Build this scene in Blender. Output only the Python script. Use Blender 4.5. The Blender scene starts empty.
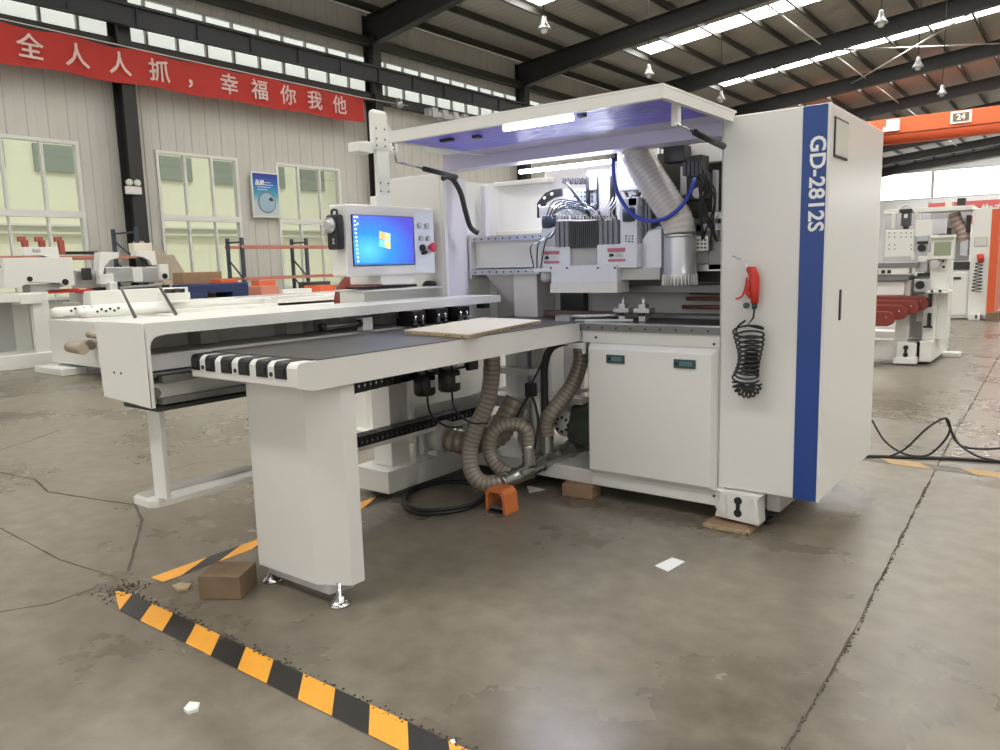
import bpy, bmesh, math, random
from mathutils import Vector, Matrix, Euler
random.seed(7)
R = math.radians
col = bpy.context.scene.collection

# ---------------------------------------------------------------- camera
F = 768.0; HC = 1.4
ay = Vector((592, -128, F)).normalized()
ax = Vector((1015, 83, -F)); ax = (ax - ay * ax.dot(ay)).normalized()
az = ax.cross(ay)
if az.y > 0: az = -az
CM = Matrix((ax, ay, az))                      # camera coords (x right, y down, z ahead) -> world
def at(px, py, axis, v):
    """survey helper: a sight line of the photograph met with the world plane axis = v"""
    r = CM @ Vector((px - 500, py - 375, F)); k = 'xyz'.index(axis)
    o = Vector((0, 0, HC)); return o + r * ((v - o[k]) / r[k])
cam = bpy.data.cameras.new('camera'); cam.sensor_width = 36; cam.lens = F * 36 / 1000
cam.clip_end = 400
co = bpy.data.objects.new('camera', cam); col.objects.link(co)
m3 = Matrix([[CM[i][0], -CM[i][1], -CM[i][2]] for i in range(3)])
co.matrix_world = Matrix.Translation((0, 0, HC)) @ m3.to_4x4()
bpy.context.scene.camera = co

# ---------------------------------------------------------------- materials
MATS = {}
def mat(name, c, rough=.5, metal=0, emit=0, alpha=1, spec=.5, noise=0, nscale=8, coat=0, ecol=None, trans=0):
    m = bpy.data.materials.new(name); m.use_nodes = True; nt = m.node_tree
    b = nt.nodes['Principled BSDF']
    b.inputs['Base Color'].default_value = (*c, 1); b.inputs['Roughness'].default_value = rough
    b.inputs['Metallic'].default_value = metal; b.inputs['Specular IOR Level'].default_value = spec
    b.inputs['Alpha'].default_value = alpha
    b.inputs['Coat Weight'].default_value = coat
    if trans: b.inputs['Transmission Weight'].default_value = trans
    if emit:
        b.inputs['Emission Color'].default_value = (*(ecol or c), 1); b.inputs['Emission Strength'].default_value = emit
    if noise:
        tc = nt.nodes.new('ShaderNodeTexCoord'); n = nt.nodes.new('ShaderNodeTexNoise')
        n.inputs['Scale'].default_value = nscale; n.inputs['Detail'].default_value = 4
        r = nt.nodes.new('ShaderNodeMapRange'); r.inputs['To Min'].default_value = 1 - noise; r.inputs['To Max'].default_value = 1 + noise
        mx = nt.nodes.new('ShaderNodeMix'); mx.data_type = 'RGBA'; mx.blend_type = 'MULTIPLY'; mx.inputs[0].default_value = 1
        mx.inputs[6].default_value = (*c, 1)
        nt.links.new(tc.outputs['Object'], n.inputs['Vector']); nt.links.new(n.outputs['Fac'], r.inputs['Value'])
        cc = nt.nodes.new('ShaderNodeCombineColor')
        for i in range(3): nt.links.new(r.outputs[0], cc.inputs[i])
        nt.links.new(cc.outputs[0], mx.inputs[7]); nt.links.new(mx.outputs[2], b.inputs['Base Color'])
    MATS[name] = m; return m
white = mat('white_paint', (.73, .722, .685), .28, noise=.015)
white2 = mat('cream_white_paint', (.76, .76, .71), .38)
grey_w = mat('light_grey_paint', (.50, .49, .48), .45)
lilac = mat('pale_grey_panel', (.62, .60, .64), .4)
blue = mat('royal_blue_paint', (.012, .055, .25), .3)
letter = mat('white_lettering', (.8, .82, .82), .5)
film = mat('violet_protective_film', (.17, .16, .88), .28, noise=.45, nscale=6)
_nt = film.node_tree; _n = _nt.nodes.new('ShaderNodeTexNoise'); _n.inputs['Scale'].default_value = 9; _n.inputs['Distortion'].default_value = 2.5
_b = _nt.nodes.new('ShaderNodeBump'); _b.inputs['Strength'].default_value = .5; _b.inputs['Distance'].default_value = .02
_nt.links.new(_n.outputs['Fac'], _b.inputs['Height']); _nt.links.new(_b.outputs[0], _nt.nodes['Principled BSDF'].inputs['Normal'])
black = mat('black_plastic', (.012, .012, .013), .35)
rubber = mat('black_rubber', (.018, .017, .017), .5)
dark = mat('dark_steel_paint', (.028, .026, .024), .5)
olive = mat('dark_olive_steel', (.045, .043, .034), .5)
runway_m = mat('slate_steel_paint', (.045, .047, .05), .55)
alu = mat('aluminium', (.55, .56, .57), .35, .8)
alud = mat('dull_extrusion', (.22, .22, .22), .4, .6)
steel = mat('bright_steel', (.6, .6, .6), .2, 1)
belt = mat('belt_brown_black', (.055, .048, .046), .42, noise=.25, nscale=3)
red = mat('red_plastic', (.62, .04, .025), .4)
orange = mat('orange_paint', (.72, .14, .045), .5)
orange_d = mat('orange_red_paint', (.75, .12, .04), .4)
maroon = mat('maroon_paint', (.22, .035, .025), .5)
wood = mat('old_wood', (.20, .135, .08), .7, noise=.35, nscale=14)
cardb = mat('brown_cardboard', (.30, .19, .11), .75, noise=.12)
chip = mat('chipboard_edge', (.42, .33, .20), .8, noise=.4, nscale=60)
cream = mat('cream_laminate', (.74, .68, .56), .35)
yellow = mat('tape_yellow', (.86, .39, .04), .5, noise=.12, nscale=12)
tblack = mat('tape_black', (.022, .02, .018), .45, noise=.3, nscale=12)
paper = mat('white_paper', (.8, .8, .78), .8)
glassy = mat('frosted_acrylic', (.60, .61, .54), .4)
hose_m = mat('smoky_corrugated_hose', (.36, .31, .25), .22, alpha=.93, coat=.5)
hose_c = mat('clear_corrugated_hose', (.72, .69, .64), .2, alpha=.85, coat=.5)
foil = mat('foil_duct', (.42, .42, .40), .25, .9)
green_d = mat('dark_green_enamel', (.06, .075, .06), .4)
led = mat('led_tube', (1, 1, 1), .5, emit=9, ecol=(.85, .88, 1))
blueh = mat('blue_air_hose', (.03, .06, .42), .3)
head_w = mat('cool_white_cover', (.74, .78, .82), .35)
fin = mat('grey_fin_block', (.22, .235, .25), .45, .3)
fin_d = mat('dark_fin_block', (.055, .062, .07), .45)
banner_m = mat('red_cloth', (.50, .035, .025), .7, noise=.12, nscale=2)
bantext = mat('pale_pink_letter', (.80, .58, .52), .7)
navy = mat('navy_paint', (.014, .028, .10), .4)
teal_d = mat('latch_teal', (.03, .07, .08), .35)
labelred = mat('label_red', (.50, .16, .2), .5)
pinkred = mat('faded_red_beam', (.55, .21, .15), .6)
bluegrey = mat('blue_grey_steel', (.05, .065, .09), .5)
cable_g = mat('tan_wrap', (.36, .30, .23), .8, noise=.2)

def glass_mat():
    m = bpy.data.materials.new('window_glass'); m.use_nodes = True; nt = m.node_tree
    nt.nodes.remove(nt.nodes['Principled BSDF']); o = nt.nodes['Material Output']
    t = nt.nodes.new('ShaderNodeBsdfTransparent'); t.inputs[0].default_value = (.95, .98, .94, 1)
    g = nt.nodes.new('ShaderNodeBsdfGlossy'); g.inputs['Roughness'].default_value = .03
    f = nt.nodes.new('ShaderNodeFresnel'); f.inputs[0].default_value = 1.5
    x = nt.nodes.new('ShaderNodeMixShader')
    nt.links.new(f.outputs[0], x.inputs[0]); nt.links.new(t.outputs[0], x.inputs[1]); nt.links.new(g.outputs[0], x.inputs[2])
    nt.links.new(x.outputs[0], o.inputs[0]); return m
glass = glass_mat()
def emis(name, c, s):
    return mat(name, c, .5, emit=s, ecol=c)
sky_m = emis('daylit_translucent_sheet', (1, .98, .94), 11.5)
frost = emis('daylit_frosted_pane', (.92, .96, .88), .46)
endlit = emis('daylit_end_pane', (1, .99, .97), 1.8)

def nodes(name, rough):
    m = bpy.data.materials.new(name); m.use_nodes = True; nt = m.node_tree
    b = nt.nodes['Principled BSDF']; b.inputs['Roughness'].default_value = rough
    tc = nt.nodes.new('ShaderNodeTexCoord'); return m, nt, b, tc
def N(nt, t, **kw):
    n = nt.nodes.new('ShaderNode' + t)
    for k, v in kw.items(): setattr(n, k, v)
    return n
def ribbed(name, c, axis, pitch, seam=.10, dark=.55, dist=.03):
    m, nt, b, tc = nodes(name, .5)
    s = N(nt, 'SeparateXYZ'); nt.links.new(tc.outputs['Object'], s.inputs[0])
    d = N(nt, 'Math', operation='DIVIDE'); d.inputs[1].default_value = pitch
    nt.links.new(s.outputs['XYZ'.index(axis)], d.inputs[0])
    fr = N(nt, 'Math', operation='FRACT'); nt.links.new(d.outputs[0], fr.inputs[0])
    ramp = N(nt, 'ValToRGB'); e = ramp.color_ramp.elements
    e[0].position = 0; e[0].color = (0, 0, 0, 1); e[1].position = seam; e[1].color = (1, 1, 1, 1)
    for p, v in ((.45, 1), (.5, .6), (.55, 1), (1 - seam * .4, 1)):
        q = e.new(p); q.color = (v, v, v, 1)
    nt.links.new(fr.outputs[0], ramp.inputs[0])
    bp = N(nt, 'Bump'); bp.inputs['Strength'].default_value = 1; bp.inputs['Distance'].default_value = dist
    nt.links.new(ramp.outputs[0], bp.inputs['Height']); nt.links.new(bp.outputs[0], b.inputs['Normal'])
    seamr = N(nt, 'ValToRGB'); e = seamr.color_ramp.elements
    e[0].position = 0; e[0].color = (*[x * dark for x in c], 1); e[1].position = seam * .9; e[1].color = (*c, 1)
    nt.links.new(fr.outputs[0], seamr.inputs[0])
    no = N(nt, 'TexNoise'); no.inputs['Scale'].default_value = .8; nt.links.new(tc.outputs['Object'], no.inputs['Vector'])
    mr = N(nt, 'MapRange'); mr.inputs['To Min'].default_value = .88; mr.inputs['To Max'].default_value = 1.1
    nt.links.new(no.outputs['Fac'], mr.inputs['Value'])
    vm = N(nt, 'VectorMath', operation='SCALE'); nt.links.new(seamr.outputs[0], vm.inputs[0]); nt.links.new(mr.outputs[0], vm.inputs['Scale'])
    nt.links.new(vm.outputs[0], b.inputs['Base Color']); return m
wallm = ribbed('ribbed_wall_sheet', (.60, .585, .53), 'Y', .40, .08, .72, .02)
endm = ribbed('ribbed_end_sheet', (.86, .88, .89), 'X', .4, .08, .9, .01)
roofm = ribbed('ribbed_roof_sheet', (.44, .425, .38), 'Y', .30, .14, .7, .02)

def floor_mat():
    m, nt, b, tc = nodes('polished_concrete', .3)
    n1 = N(nt, 'TexNoise'); n1.inputs['Scale'].default_value = .9; n1.inputs['Detail'].default_value = 6; n1.inputs['Roughness'].default_value = .6
    n2 = N(nt, 'TexNoise'); n2.inputs['Scale'].default_value = 9; n2.inputs['Detail'].default_value = 5
    n3 = N(nt, 'TexNoise'); n3.inputs['Scale'].default_value = 90; n3.inputs['Detail'].default_value = 2
    for n in (n1, n2, n3): nt.links.new(tc.outputs['Object'], n.inputs['Vector'])
    r = N(nt, 'ValToRGB'); e = r.color_ramp.elements
    e[0].position = .3; e[0].color = (.118, .100, .074, 1); e[1].position = .72; e[1].color = (.25, .222, .172, 1)
    q = e.new(.5); q.color = (.190, .166, .127, 1)
    nt.links.new(n1.outputs['Fac'], r.inputs[0])
    a = N(nt, 'MapRange'); a.inputs['From Min'].default_value = .25; a.inputs['From Max'].default_value = .75; a.inputs['To Min'].default_value = .74; a.inputs['To Max'].default_value = 1.16
    nt.links.new(n2.outputs['Fac'], a.inputs['Value'])
    c = N(nt, 'MapRange'); c.inputs['To Min'].default_value = .9; c.inputs['To Max'].default_value = 1.1
    nt.links.new(n3.outputs['Fac'], c.inputs['Value'])
    mm = N(nt, 'Math', operation='MULTIPLY'); nt.links.new(a.outputs[0], mm.inputs[0]); nt.links.new(c.outputs[0], mm.inputs[1])
    vm = N(nt, 'VectorMath', operation='SCALE'); nt.links.new(r.outputs[0], vm.inputs[0]); nt.links.new(mm.outputs[0], vm.inputs['Scale'])
    nt.links.new(vm.outputs[0], b.inputs['Base Color'])
    rr = N(nt, 'MapRange'); rr.inputs['From Min'].default_value = .3; rr.inputs['From Max'].default_value = .7; rr.inputs['To Min'].default_value = .2; rr.inputs['To Max'].default_value = .4
    nt.links.new(n1.outputs['Fac'], rr.inputs['Value']); nt.links.new(rr.outputs[0], b.inputs['Roughness'])
    bp = N(nt, 'Bump'); bp.inputs['Strength'].default_value = .12; bp.inputs['Distance'].default_value = .01
    nt.links.new(n2.outputs['Fac'], bp.inputs['Height']); nt.links.new(bp.outputs[0], b.inputs['Normal'])
    return m
floorm = floor_mat()
crackm = mat('dirt_in_joint', (.075, .062, .047), .9, noise=.5, nscale=40)

def screen_mat():
    m, nt, b, tc = nodes('lit_screen', .2)
    s = N(nt, 'SeparateXYZ'); nt.links.new(tc.outputs['Generated'], s.inputs[0])
    d = N(nt, 'VectorMath', operation='DISTANCE'); d.inputs[1].default_value = (1, .22, .3)
    nt.links.new(tc.outputs['Generated'], d.inputs[0])
    r = N(nt, 'ValToRGB'); e = r.color_ramp.elements
    e[0].position = 0; e[0].color = (.12, .62, .98, 1); e[1].position = .85; e[1].color = (.07, .06, .55, 1)
    q = e.new(.35); q.color = (.03, .28, .9, 1)
    nt.links.new(d.outputs['Value'], r.inputs[0])
    b.inputs['Base Color'].default_value = (.01, .01, .01, 1)
    nt.links.new(r.outputs[0], b.inputs['Emission Color']); b.inputs['Emission Strength'].default_value = .95
    return m
screenm = screen_mat()
def poster_mat():
    m, nt, b, tc = nodes('poster_print', .4)
    s = N(nt, 'SeparateXYZ'); nt.links.new(tc.outputs['Generated'], s.inputs[0])
    r = N(nt, 'ValToRGB'); e = r.color_ramp.elements
    e[0].position = 0; e[0].color = (.6, .68, .68, 1); e[1].position = 1; e[1].color = (.04, .03, .3, 1)
    for p, c in ((.3, (.5, .62, .64)), (.5, (.08, .38, .5)), (.75, (.02, .16, .5))):
        q = e.new(p); q.color = (*c, 1)
    nt.links.new(s.outputs[2], r.inputs[0]); nt.links.new(r.outputs[0], b.inputs['Base Color']); return m

# ---------------------------------------------------------------- mesh helpers
BASE = {}
class MB:
    def __init__(s): s.bm = bmesh.new(); s.mi = 0; s.mats = []
    def use(s, m):
        if m not in s.mats: s.mats.append(m)
        s.mi = s.mats.index(m); return s
    def _f(s, vs, smooth=False):
        try: f = s.bm.faces.new(vs)
        except ValueError: return None
        f.material_index = s.mi; f.smooth = smooth; return f
    def hexa(s, p):
        v = [s.bm.verts.new(q) for q in p]
        for i in ((0, 3, 2, 1), (4, 5, 6, 7), (0, 1, 5, 4), (1, 2, 6, 5), (2, 3, 7, 6), (3, 0, 4, 7)): s._f([v[j] for j in i])
        return s
    def box(s, x0, x1, y0, y1, z0, z1, rot=0, tilt=None):
        x0, x1 = sorted((x0, x1)); y0, y1 = sorted((y0, y1)); z0, z1 = sorted((z0, z1))
        s.k = getattr(s, 'k', 0) + 1; e = .00025 * (s.k % 6)     # keeps touching boxes from sharing a plane
        if min(x1 - x0, y1 - y0, z1 - z0) > .004: x0 += e; x1 -= e; y0 += e; y1 -= e; z0 += e; z1 -= e
        p = [Vector(q) for q in ((x0, y0, z0), (x1, y0, z0), (x1, y1, z0), (x0, y1, z0), (x0, y0, z1), (x1, y0, z1), (x1, y1, z1), (x0, y1, z1))]
        if rot or tilt:
            c = Vector(((x0 + x1) / 2, (y0 + y1) / 2, (z0 + z1) / 2)); M = (Euler(tilt) if tilt else Euler((0, 0, rot))).to_matrix()
            p = [c + M @ (q - c) for q in p]
        return s.hexa(p)
    def prism(s, pts, axis, a, b):
        """2-D outline pts extruded along axis from a to b (outline in the two other axes, in xyz order)"""
        def P(u, v, w): return {'x': (w, u, v), 'y': (u, w, v), 'z': (u, v, w)}[axis]
        A = [s.bm.verts.new(P(u, v, a)) for u, v in pts]; B = [s.bm.verts.new(P(u, v, b)) for u, v in pts]
        s._f(A); s._f(B[::-1]); n = len(pts)
        for i in range(n): s._f([A[i], B[i], B[(i + 1) % n], A[(i + 1) % n]])
        return s
    def tube(s, path, r, n=10, closed=False, rf=None, cap=True):
        path = [Vector(p) for p in path]; N_ = len(path); rings = []; up = None
        for i, p in enumerate(path):
            if closed: t = path[(i + 1) % N_] - path[i - 1]
            else: t = path[min(i + 1, N_ - 1)] - path[max(i - 1, 0)]
            t = t.normalized() if t.length > 1e-9 else Vector((0, 0, 1))
            if up is None: up = t.orthogonal().normalized()
            up = (up - t * up.dot(t)); up = up.normalized() if up.length > 1e-6 else t.orthogonal().normalized()
            w = t.cross(up); rr = rf(i) if rf else r
            rings.append([s.bm.verts.new(p + (up * math.cos(2 * math.pi * k / n) + w * math.sin(2 * math.pi * k / n)) * rr) for k in range(n)])
        for i in range(N_ - (0 if closed else 1)):
            a, b = rings[i], rings[(i + 1) % N_]
            for k in range(n): s._f([a[k], a[(k + 1) % n], b[(k + 1) % n], b[k]], True)
        if cap and not closed: s._f(rings[0][::-1]); s._f(rings[-1])
        return s
    def cyl(s, a, b, r, n=16, r2=None):
        return s.tube([a, b], r, n, rf=(lambda i: r if i == 0 else (r2 if r2 is not None else r)))
    def lathe(s, c, prof, axis='z', n=20):
        """profile of (radius, height) revolved round an axis through c"""
        rings = []; c = Vector(c)
        for r, h in prof:
            ring = []
            for k in range(n):
                a = 2 * math.pi * k / n; u, v = r * math.cos(a), r * math.sin(a)
                ring.append(s.bm.verts.new(c + Vector({'z': (u, v, h), 'y': (u, h, v), 'x': (h, u, v)}[axis])))
            rings.append(ring)
        for a, b in zip(rings, rings[1:]):
            for k in range(n): s._f([a[k], a[(k + 1) % n], b[(k + 1) % n], b[k]], True)
        s._f(rings[0]); s._f(rings[-1]); return s
    def build(s, name, m=None, parent=None, bevel=0, seg=2):
        me = bpy.data.meshes.new(name)
        bmesh.ops.recalc_face_normals(s.bm, faces=s.bm.faces)
        if parent is not None: b = BASE[parent]
        else:
            v = [x.co for x in s.bm.verts]
            b = Vector(((min(q.x for q in v) + max(q.x for q in v)) / 2, (min(q.y for q in v) + max(q.y for q in v)) / 2, min(q.z for q in v)))
        bmesh.ops.translate(s.bm, verts=s.bm.verts, vec=-b)
        s.bm.to_mesh(me); s.bm.free()
        o = bpy.data.objects.new(name, me); col.objects.link(o)
        for q in (s.mats or [m]): me.materials.append(q)
        if parent is not None: o.parent = parent
        else: o.location = b
        BASE[o] = b
        if bevel:
            d = o.modifiers.new('bevel', 'BEVEL'); d.width = bevel; d.segments = seg; d.limit_method = 'ANGLE'; d.angle_limit = R(40)
        return o
def tag(o, label, cat, group=None):
    o['label'] = label; o['category'] = cat
    if group: o['group'] = group
    return o
def struct(o): o['kind'] = 'structure'; return o
def thing(name, label, cat, loc, group=None):
    o = bpy.data.objects.new(name, None); col.objects.link(o); o.location = loc; o.empty_display_size = .1
    BASE[o] = Vector(loc); return tag(o, label, cat, group)
def Bx(name, m, parent, x0, x1, y0, y1, z0, z1, bevel=.004, **k):
    return MB().box(x0, x1, y0, y1, z0, z1, **k).build(name, m, parent, bevel)
def spline(pts, n=8, closed=False):
    pts = [Vector(p) for p in pts]; out = []; L = len(pts)
    for i in range(L if closed else L - 1):
        if closed: p0, p1, p2, p3 = pts[i - 1], pts[i], pts[(i + 1) % L], pts[(i + 2) % L]
        else: p0, p1, p2, p3 = pts[max(i - 1, 0)], pts[i], pts[i + 1], pts[min(i + 2, L - 1)]
        for k in range(n):
            t = k / n
            out.append(.5 * ((2 * p1) + (p2 - p0) * t + (2 * p0 - 5 * p1 + 4 * p2 - p3) * t * t + (3 * p1 - p0 - 3 * p2 + p3) * t ** 3))
    if not closed: out.append(pts[-1])
    return out
def resample(path, step):
    out = [path[0]]; acc = 0
    for a, b in zip(path, path[1:]):
        d = (b - a).length
        while acc + d >= step:
            t = (step - acc) / d; a = a.lerp(b, t); out.append(a); d = (b - a).length; acc = 0
        acc += d
    return out
def hose(name, pts, r, parent, m, pitch=.014, depth=.10, n=16):
    p = resample(spline(pts, 16), pitch / 2)
    b = MB().use(m); b.tube(p, r, n, rf=lambda i: r * (1 if i % 2 else 1 - depth))
    g = MATS.get(m.name + '_groove')
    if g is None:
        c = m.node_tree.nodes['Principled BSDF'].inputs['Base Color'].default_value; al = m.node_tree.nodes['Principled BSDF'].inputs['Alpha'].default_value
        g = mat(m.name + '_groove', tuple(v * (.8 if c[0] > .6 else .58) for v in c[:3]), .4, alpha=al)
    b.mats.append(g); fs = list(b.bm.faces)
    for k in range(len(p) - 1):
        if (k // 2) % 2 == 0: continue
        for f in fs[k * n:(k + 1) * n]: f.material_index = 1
    return b.build(name, None, parent)
def wire(name, pts, r, parent, m, n=8, k=10):
    return MB().tube(spline(pts, k), r, n).build(name, m, parent)
def text(name, body, size, m, parent, right, up, origin, depth=.002, bold=0, align='CENTER', sx=1):
    """lettering as a mesh; right / up are world directions"""
    cu = bpy.data.curves.new(name, 'FONT'); cu.body = body; cu.size = size; cu.extrude = depth; cu.offset = bold
    cu.align_x = align; cu.align_y = 'CENTER'; cu.resolution_u = 3
    t = bpy.data.objects.new(name, cu); col.objects.link(t)
    dg = bpy.context.evaluated_depsgraph_get(); me = bpy.data.meshes.new_from_object(t.evaluated_get(dg))
    bpy.data.objects.remove(t)
    right, up = Vector(right), Vector(up); nrm = right.cross(up)
    M = Matrix((right * sx, up, nrm)).transposed().to_4x4()
    b = BASE[parent] if parent is not None else Vector(origin)
    me.transform(Matrix.Translation(Vector(origin) - b) @ M)
    me.materials.clear(); me.materials.append(m)
    o = bpy.data.objects.new(name, me); col.objects.link(o)
    if parent is not None: o.parent = parent
    else: o.location = b
    return o

# ================================================================= THE HALL
WX = -17.25; YE = 76.5; YN = -12.0; XE = 17.25
def eave(x): return 7.96 + .1 * (17.25 - abs(x))       # underside of the rafters
FR = [-6, 1.5, 9, 16.5, 24, 31.5, 39, 46.5, 54, 61.5, 69, 76.2]
struct(MB().box(WX - .2, XE, YN, YE, -.2, 0).build('floor', floorm))

# left wall, in one mesh round its windows, and the band of clerestory glazing
wins = [(4.3, 8.0), (9.7, 11.85), (13.0, 15.2), (18.0, 22.5), (25.5, 30), (33, 37.5), (40.5, 45)]
ZT, ZM, ZB = 4.2, 2.68, .9
CL0, CL1 = 6.35, 7.52
w = MB()
w.box(WX - .12, WX, YN, YE, 0, ZB); w.box(WX - .12, WX, YN, YE, ZT, CL0); w.box(WX - .12, WX, YN, YE, CL1, 8.75)
edges = [YN] + [v for a in wins for v in a] + [YE]
for a, b in zip(edges[::2], edges[1::2]): w.box(WX - .12, WX, a, b, ZB, ZT)
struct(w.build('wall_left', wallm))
n = 0
for a, b in wins:
    n += 1
    fr = MB()
    for y0, y1, z0, z1 in ((a, b, ZT - .07, ZT), (a, b, ZB, ZB + .07), (a, b, ZM - .07, ZM + .07), (a, a + .07, ZB, ZT), (b - .07, b, ZB, ZT)):
        fr.box(WX - .1, WX + .05, y0, y1, z0, z1)
    k = max(3, round((b - a) / .8))
    for i in range(1, k):
        y = a + (b - a) * i / k; fr.box(WX - .06, WX + .03, y - .03, y + .03, ZM, ZT)
        fr.box(WX - .06, WX + .03, y - .025, y + .025, ZB, ZM)
    o = struct(fr.build('window_%d' % n, white2))
    MB().box(WX - .05, WX - .04, a + .05, b - .05, ZB + .05, ZT - .05).build('window_pane', glass, o)
# clerestory
n += 1
fr = MB(); y = YN
fr.box(WX - .08, WX + .03, YN, YE, CL0, CL0 + .06).box(WX - .08, WX + .03, YN, YE, CL1 - .06, CL1).box(WX - .08, WX + .03, YN, YE, 6.9, 6.95)
while y < YE:
    fr.box(WX - .08, WX + .03, y - .03, y + .03, CL0, CL1); y += .75
o = struct(fr.build('window_%d' % n, grey_w))
MB().box(WX - .06, WX - .05, YN, YE, CL0 + .05, CL1 - .05).build('window_pane', frost, o)

# far end wall with its bright ribbon of glazing
w = MB(); EZ0, EZ1 = 6.0, 8.2
w.box(WX, XE, YE, YE + .15, 0, EZ0); w.prism([(WX, EZ1), (XE, EZ1), (XE, 8.9), (0, 10.7), (WX, 8.9)], 'y', YE, YE + .15)
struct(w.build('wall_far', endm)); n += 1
fr = MB().box(WX, XE, YE - .02, YE + .1, EZ0 - .1, EZ0).box(WX, XE, YE - .02, YE + .1, EZ1, EZ1 + .1); x = WX
while x < XE: fr.box(x - .12, x + .12, YE - .03, YE + .1, EZ0, EZ1); x += 6.0
o = struct(fr.build('window_%d' % n, grey_w)); MB().box(WX, XE, YE + .05, YE + .06, EZ0, EZ1).build('window_pane', endlit, o)
# right wall (outside the picture, closes the hall) left solid to cut the side light
w = MB().box(XE, XE + .15, YN, YE, 0, 8.9)
struct(w.build('wall_right', wallm))

# roof: sheets with a translucent strip in the middle of each bay
def roofz(x): return eave(x) + .87
c = MB(); sk = []
ys = [YN]
for a, b in zip(FR, FR[1:]):
    mid = (a + b) / 2 - .15; ys += [mid - .55, mid + .55]
ys += [YE]
for a, b in zip(ys[::2], ys[1::2]):
    for s in (-1, 1):
        c.hexa([(s * 17.4, a, roofz(17.4)), (0, a, roofz(0)), (0, b, roofz(0)), (s * 17.4, b, roofz(17.4)),
                (s * 17.4, a, roofz(17.4) + .05), (0, a, roofz(0) + .05), (0, b, roofz(0) + .05), (s * 17.4, b, roofz(17.4) + .05)])
c.use(roofm)
for s in (-1, 1):                                      # opaque end strips beyond the glazing
    for a, b in zip(ys[1:-1:2], ys[2::2]):
        for x0, x1 in ((17.4, 13.9), (1.5, 0)):
            c.hexa([(s * x0, a, roofz(x0)), (s * x1, a, roofz(x1)), (s * x1, b, roofz(x1)), (s * x0, b, roofz(x0)),
                    (s * x0, a, roofz(x0) + .05), (s * x1, a, roofz(x1) + .05), (s * x1, b, roofz(x1) + .05), (s * x0, b, roofz(x0) + .05)])
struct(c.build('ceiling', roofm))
for a, b in zip(ys[1:-1:2], ys[2::2]):
    n += 1; c = MB()
    for s in (-1, 1):
        x0, x1 = 13.9, 1.5
        c.hexa([(s * x0, a, roofz(x0)), (s * x1, a, roofz(x1)), (s * x1, b, roofz(x1)), (s * x0, b, roofz(x0)),
                (s * x0, a, roofz(x0) + .03), (s * x1, a, roofz(x1) + .03), (s * x1, b, roofz(x1) + .03), (s * x0, b, roofz(x0) + .03)])
    struct(c.build('window_%d' % n, sky_m))

ordw = ['nearest', 'second', 'third', 'fourth', 'fifth', 'sixth', 'seventh', 'eighth', 'ninth', 'tenth', 'eleventh', 'twelfth']
# columns (the window-wall row) and rafters
for i, y in enumerate(FR[2:]):
    c = MB().box(-17.2, -16.82, y - .015, y + .015, 0, 8.6).box(-17.22, -17.19, y - .15, y + .15, 0, 8.6).box(-16.83, -16.8, y - .15, y + .15, 0, 8.0)
    c.box(-17.25, -16.7, y - .2, y + .2, 0, .02)
    tag(c.build('steel_column', dark), 'dark steel column against the window wall, %s counted from the camera' % ordw[i], 'column')
for i, y in enumerate(FR[2:]):
    c = MB()
    for s in (-1, 1):
        def q(x, dz): return (s * x, eave(x) + dz)
        for dz0, dz1, hw in ((0, .03, .14), (.03, .56, .015), (.56, .6, .14)):
            x0, x1 = 17.0, 0.0
            zz = [(x0, dz0 - (.25 if dz0 == 0 else 0)), (13, dz0), (x1, dz0)]
            for (u, du), (v, dv) in zip(zz, zz[1:]):
                top_u = dz1 if dz0 else du + .03; top_v = dz1 if dz0 else dv + .03
                bu = -.22 if (dz0 == .03 and u > 16) else du
                a0, a1, b0, b1 = q(u, bu), q(v, dv), q(u, top_u), q(v, top_v)
                c.hexa([(a0[0], y - hw, a0[1]), (a1[0], y - hw, a1[1]), (a1[0], y + hw, a1[1]), (a0[0], y + hw, a0[1]),
                        (b0[0], y - hw, b0[1]), (b1[0], y - hw, b1[1]), (b1[0], y + hw, b1[1]), (b0[0], y + hw, b0[1])])
    tag(c.build('roof_rafter', dark), 'dark steel rafter crossing the roof, %s counted from the camera' % ordw[i], 'rafter')
x = 16.9; k = 0
while x > .5:
    for s in (-1, 1):
        z = roofz(x) - .01
        c = MB().box(s * x - .012, s * x + .012, YN, YE, z - .2, z).box(s * x - .03, s * x + .05, YN, YE, z - .22, z - .195)
        tag(c.build('roof_purlin', olive), 'thin dark purlin running lengthwise under the roof sheets', 'purlin', 'roof purlins')
    x -= 1.43
# wall girts, crane runway
for (z0, z1, lab) in ((6.17, 6.42, 'lower olive steel girt just above the red banner'), (7.74, 7.96, 'upper dark steel girt above the clerestory glazing')):
    tag(MB().box(-17.2, -16.95, YN, YE, z0, z1).build('wall_girt', olive), lab, 'girt')
c = MB().box(-16.64, -16.61, YN, YE, 6.65, 7.04).box(-16.72, -16.54, YN, YE, 7.02, 7.06).box(-16.70, -16.56, YN, YE, 6.62, 6.65)
y = -5.0
while y < YE: c.box(-16.61, -16.56, y - .012, y + .012, 6.65, 7.02); y += 1.42
c.box(-16.65, -16.60, YN, YE, 7.06, 7.10)
tag(c.build('crane_runway_beam', runway_m), 'long dark crane runway girder along the window wall', 'beam')
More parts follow.
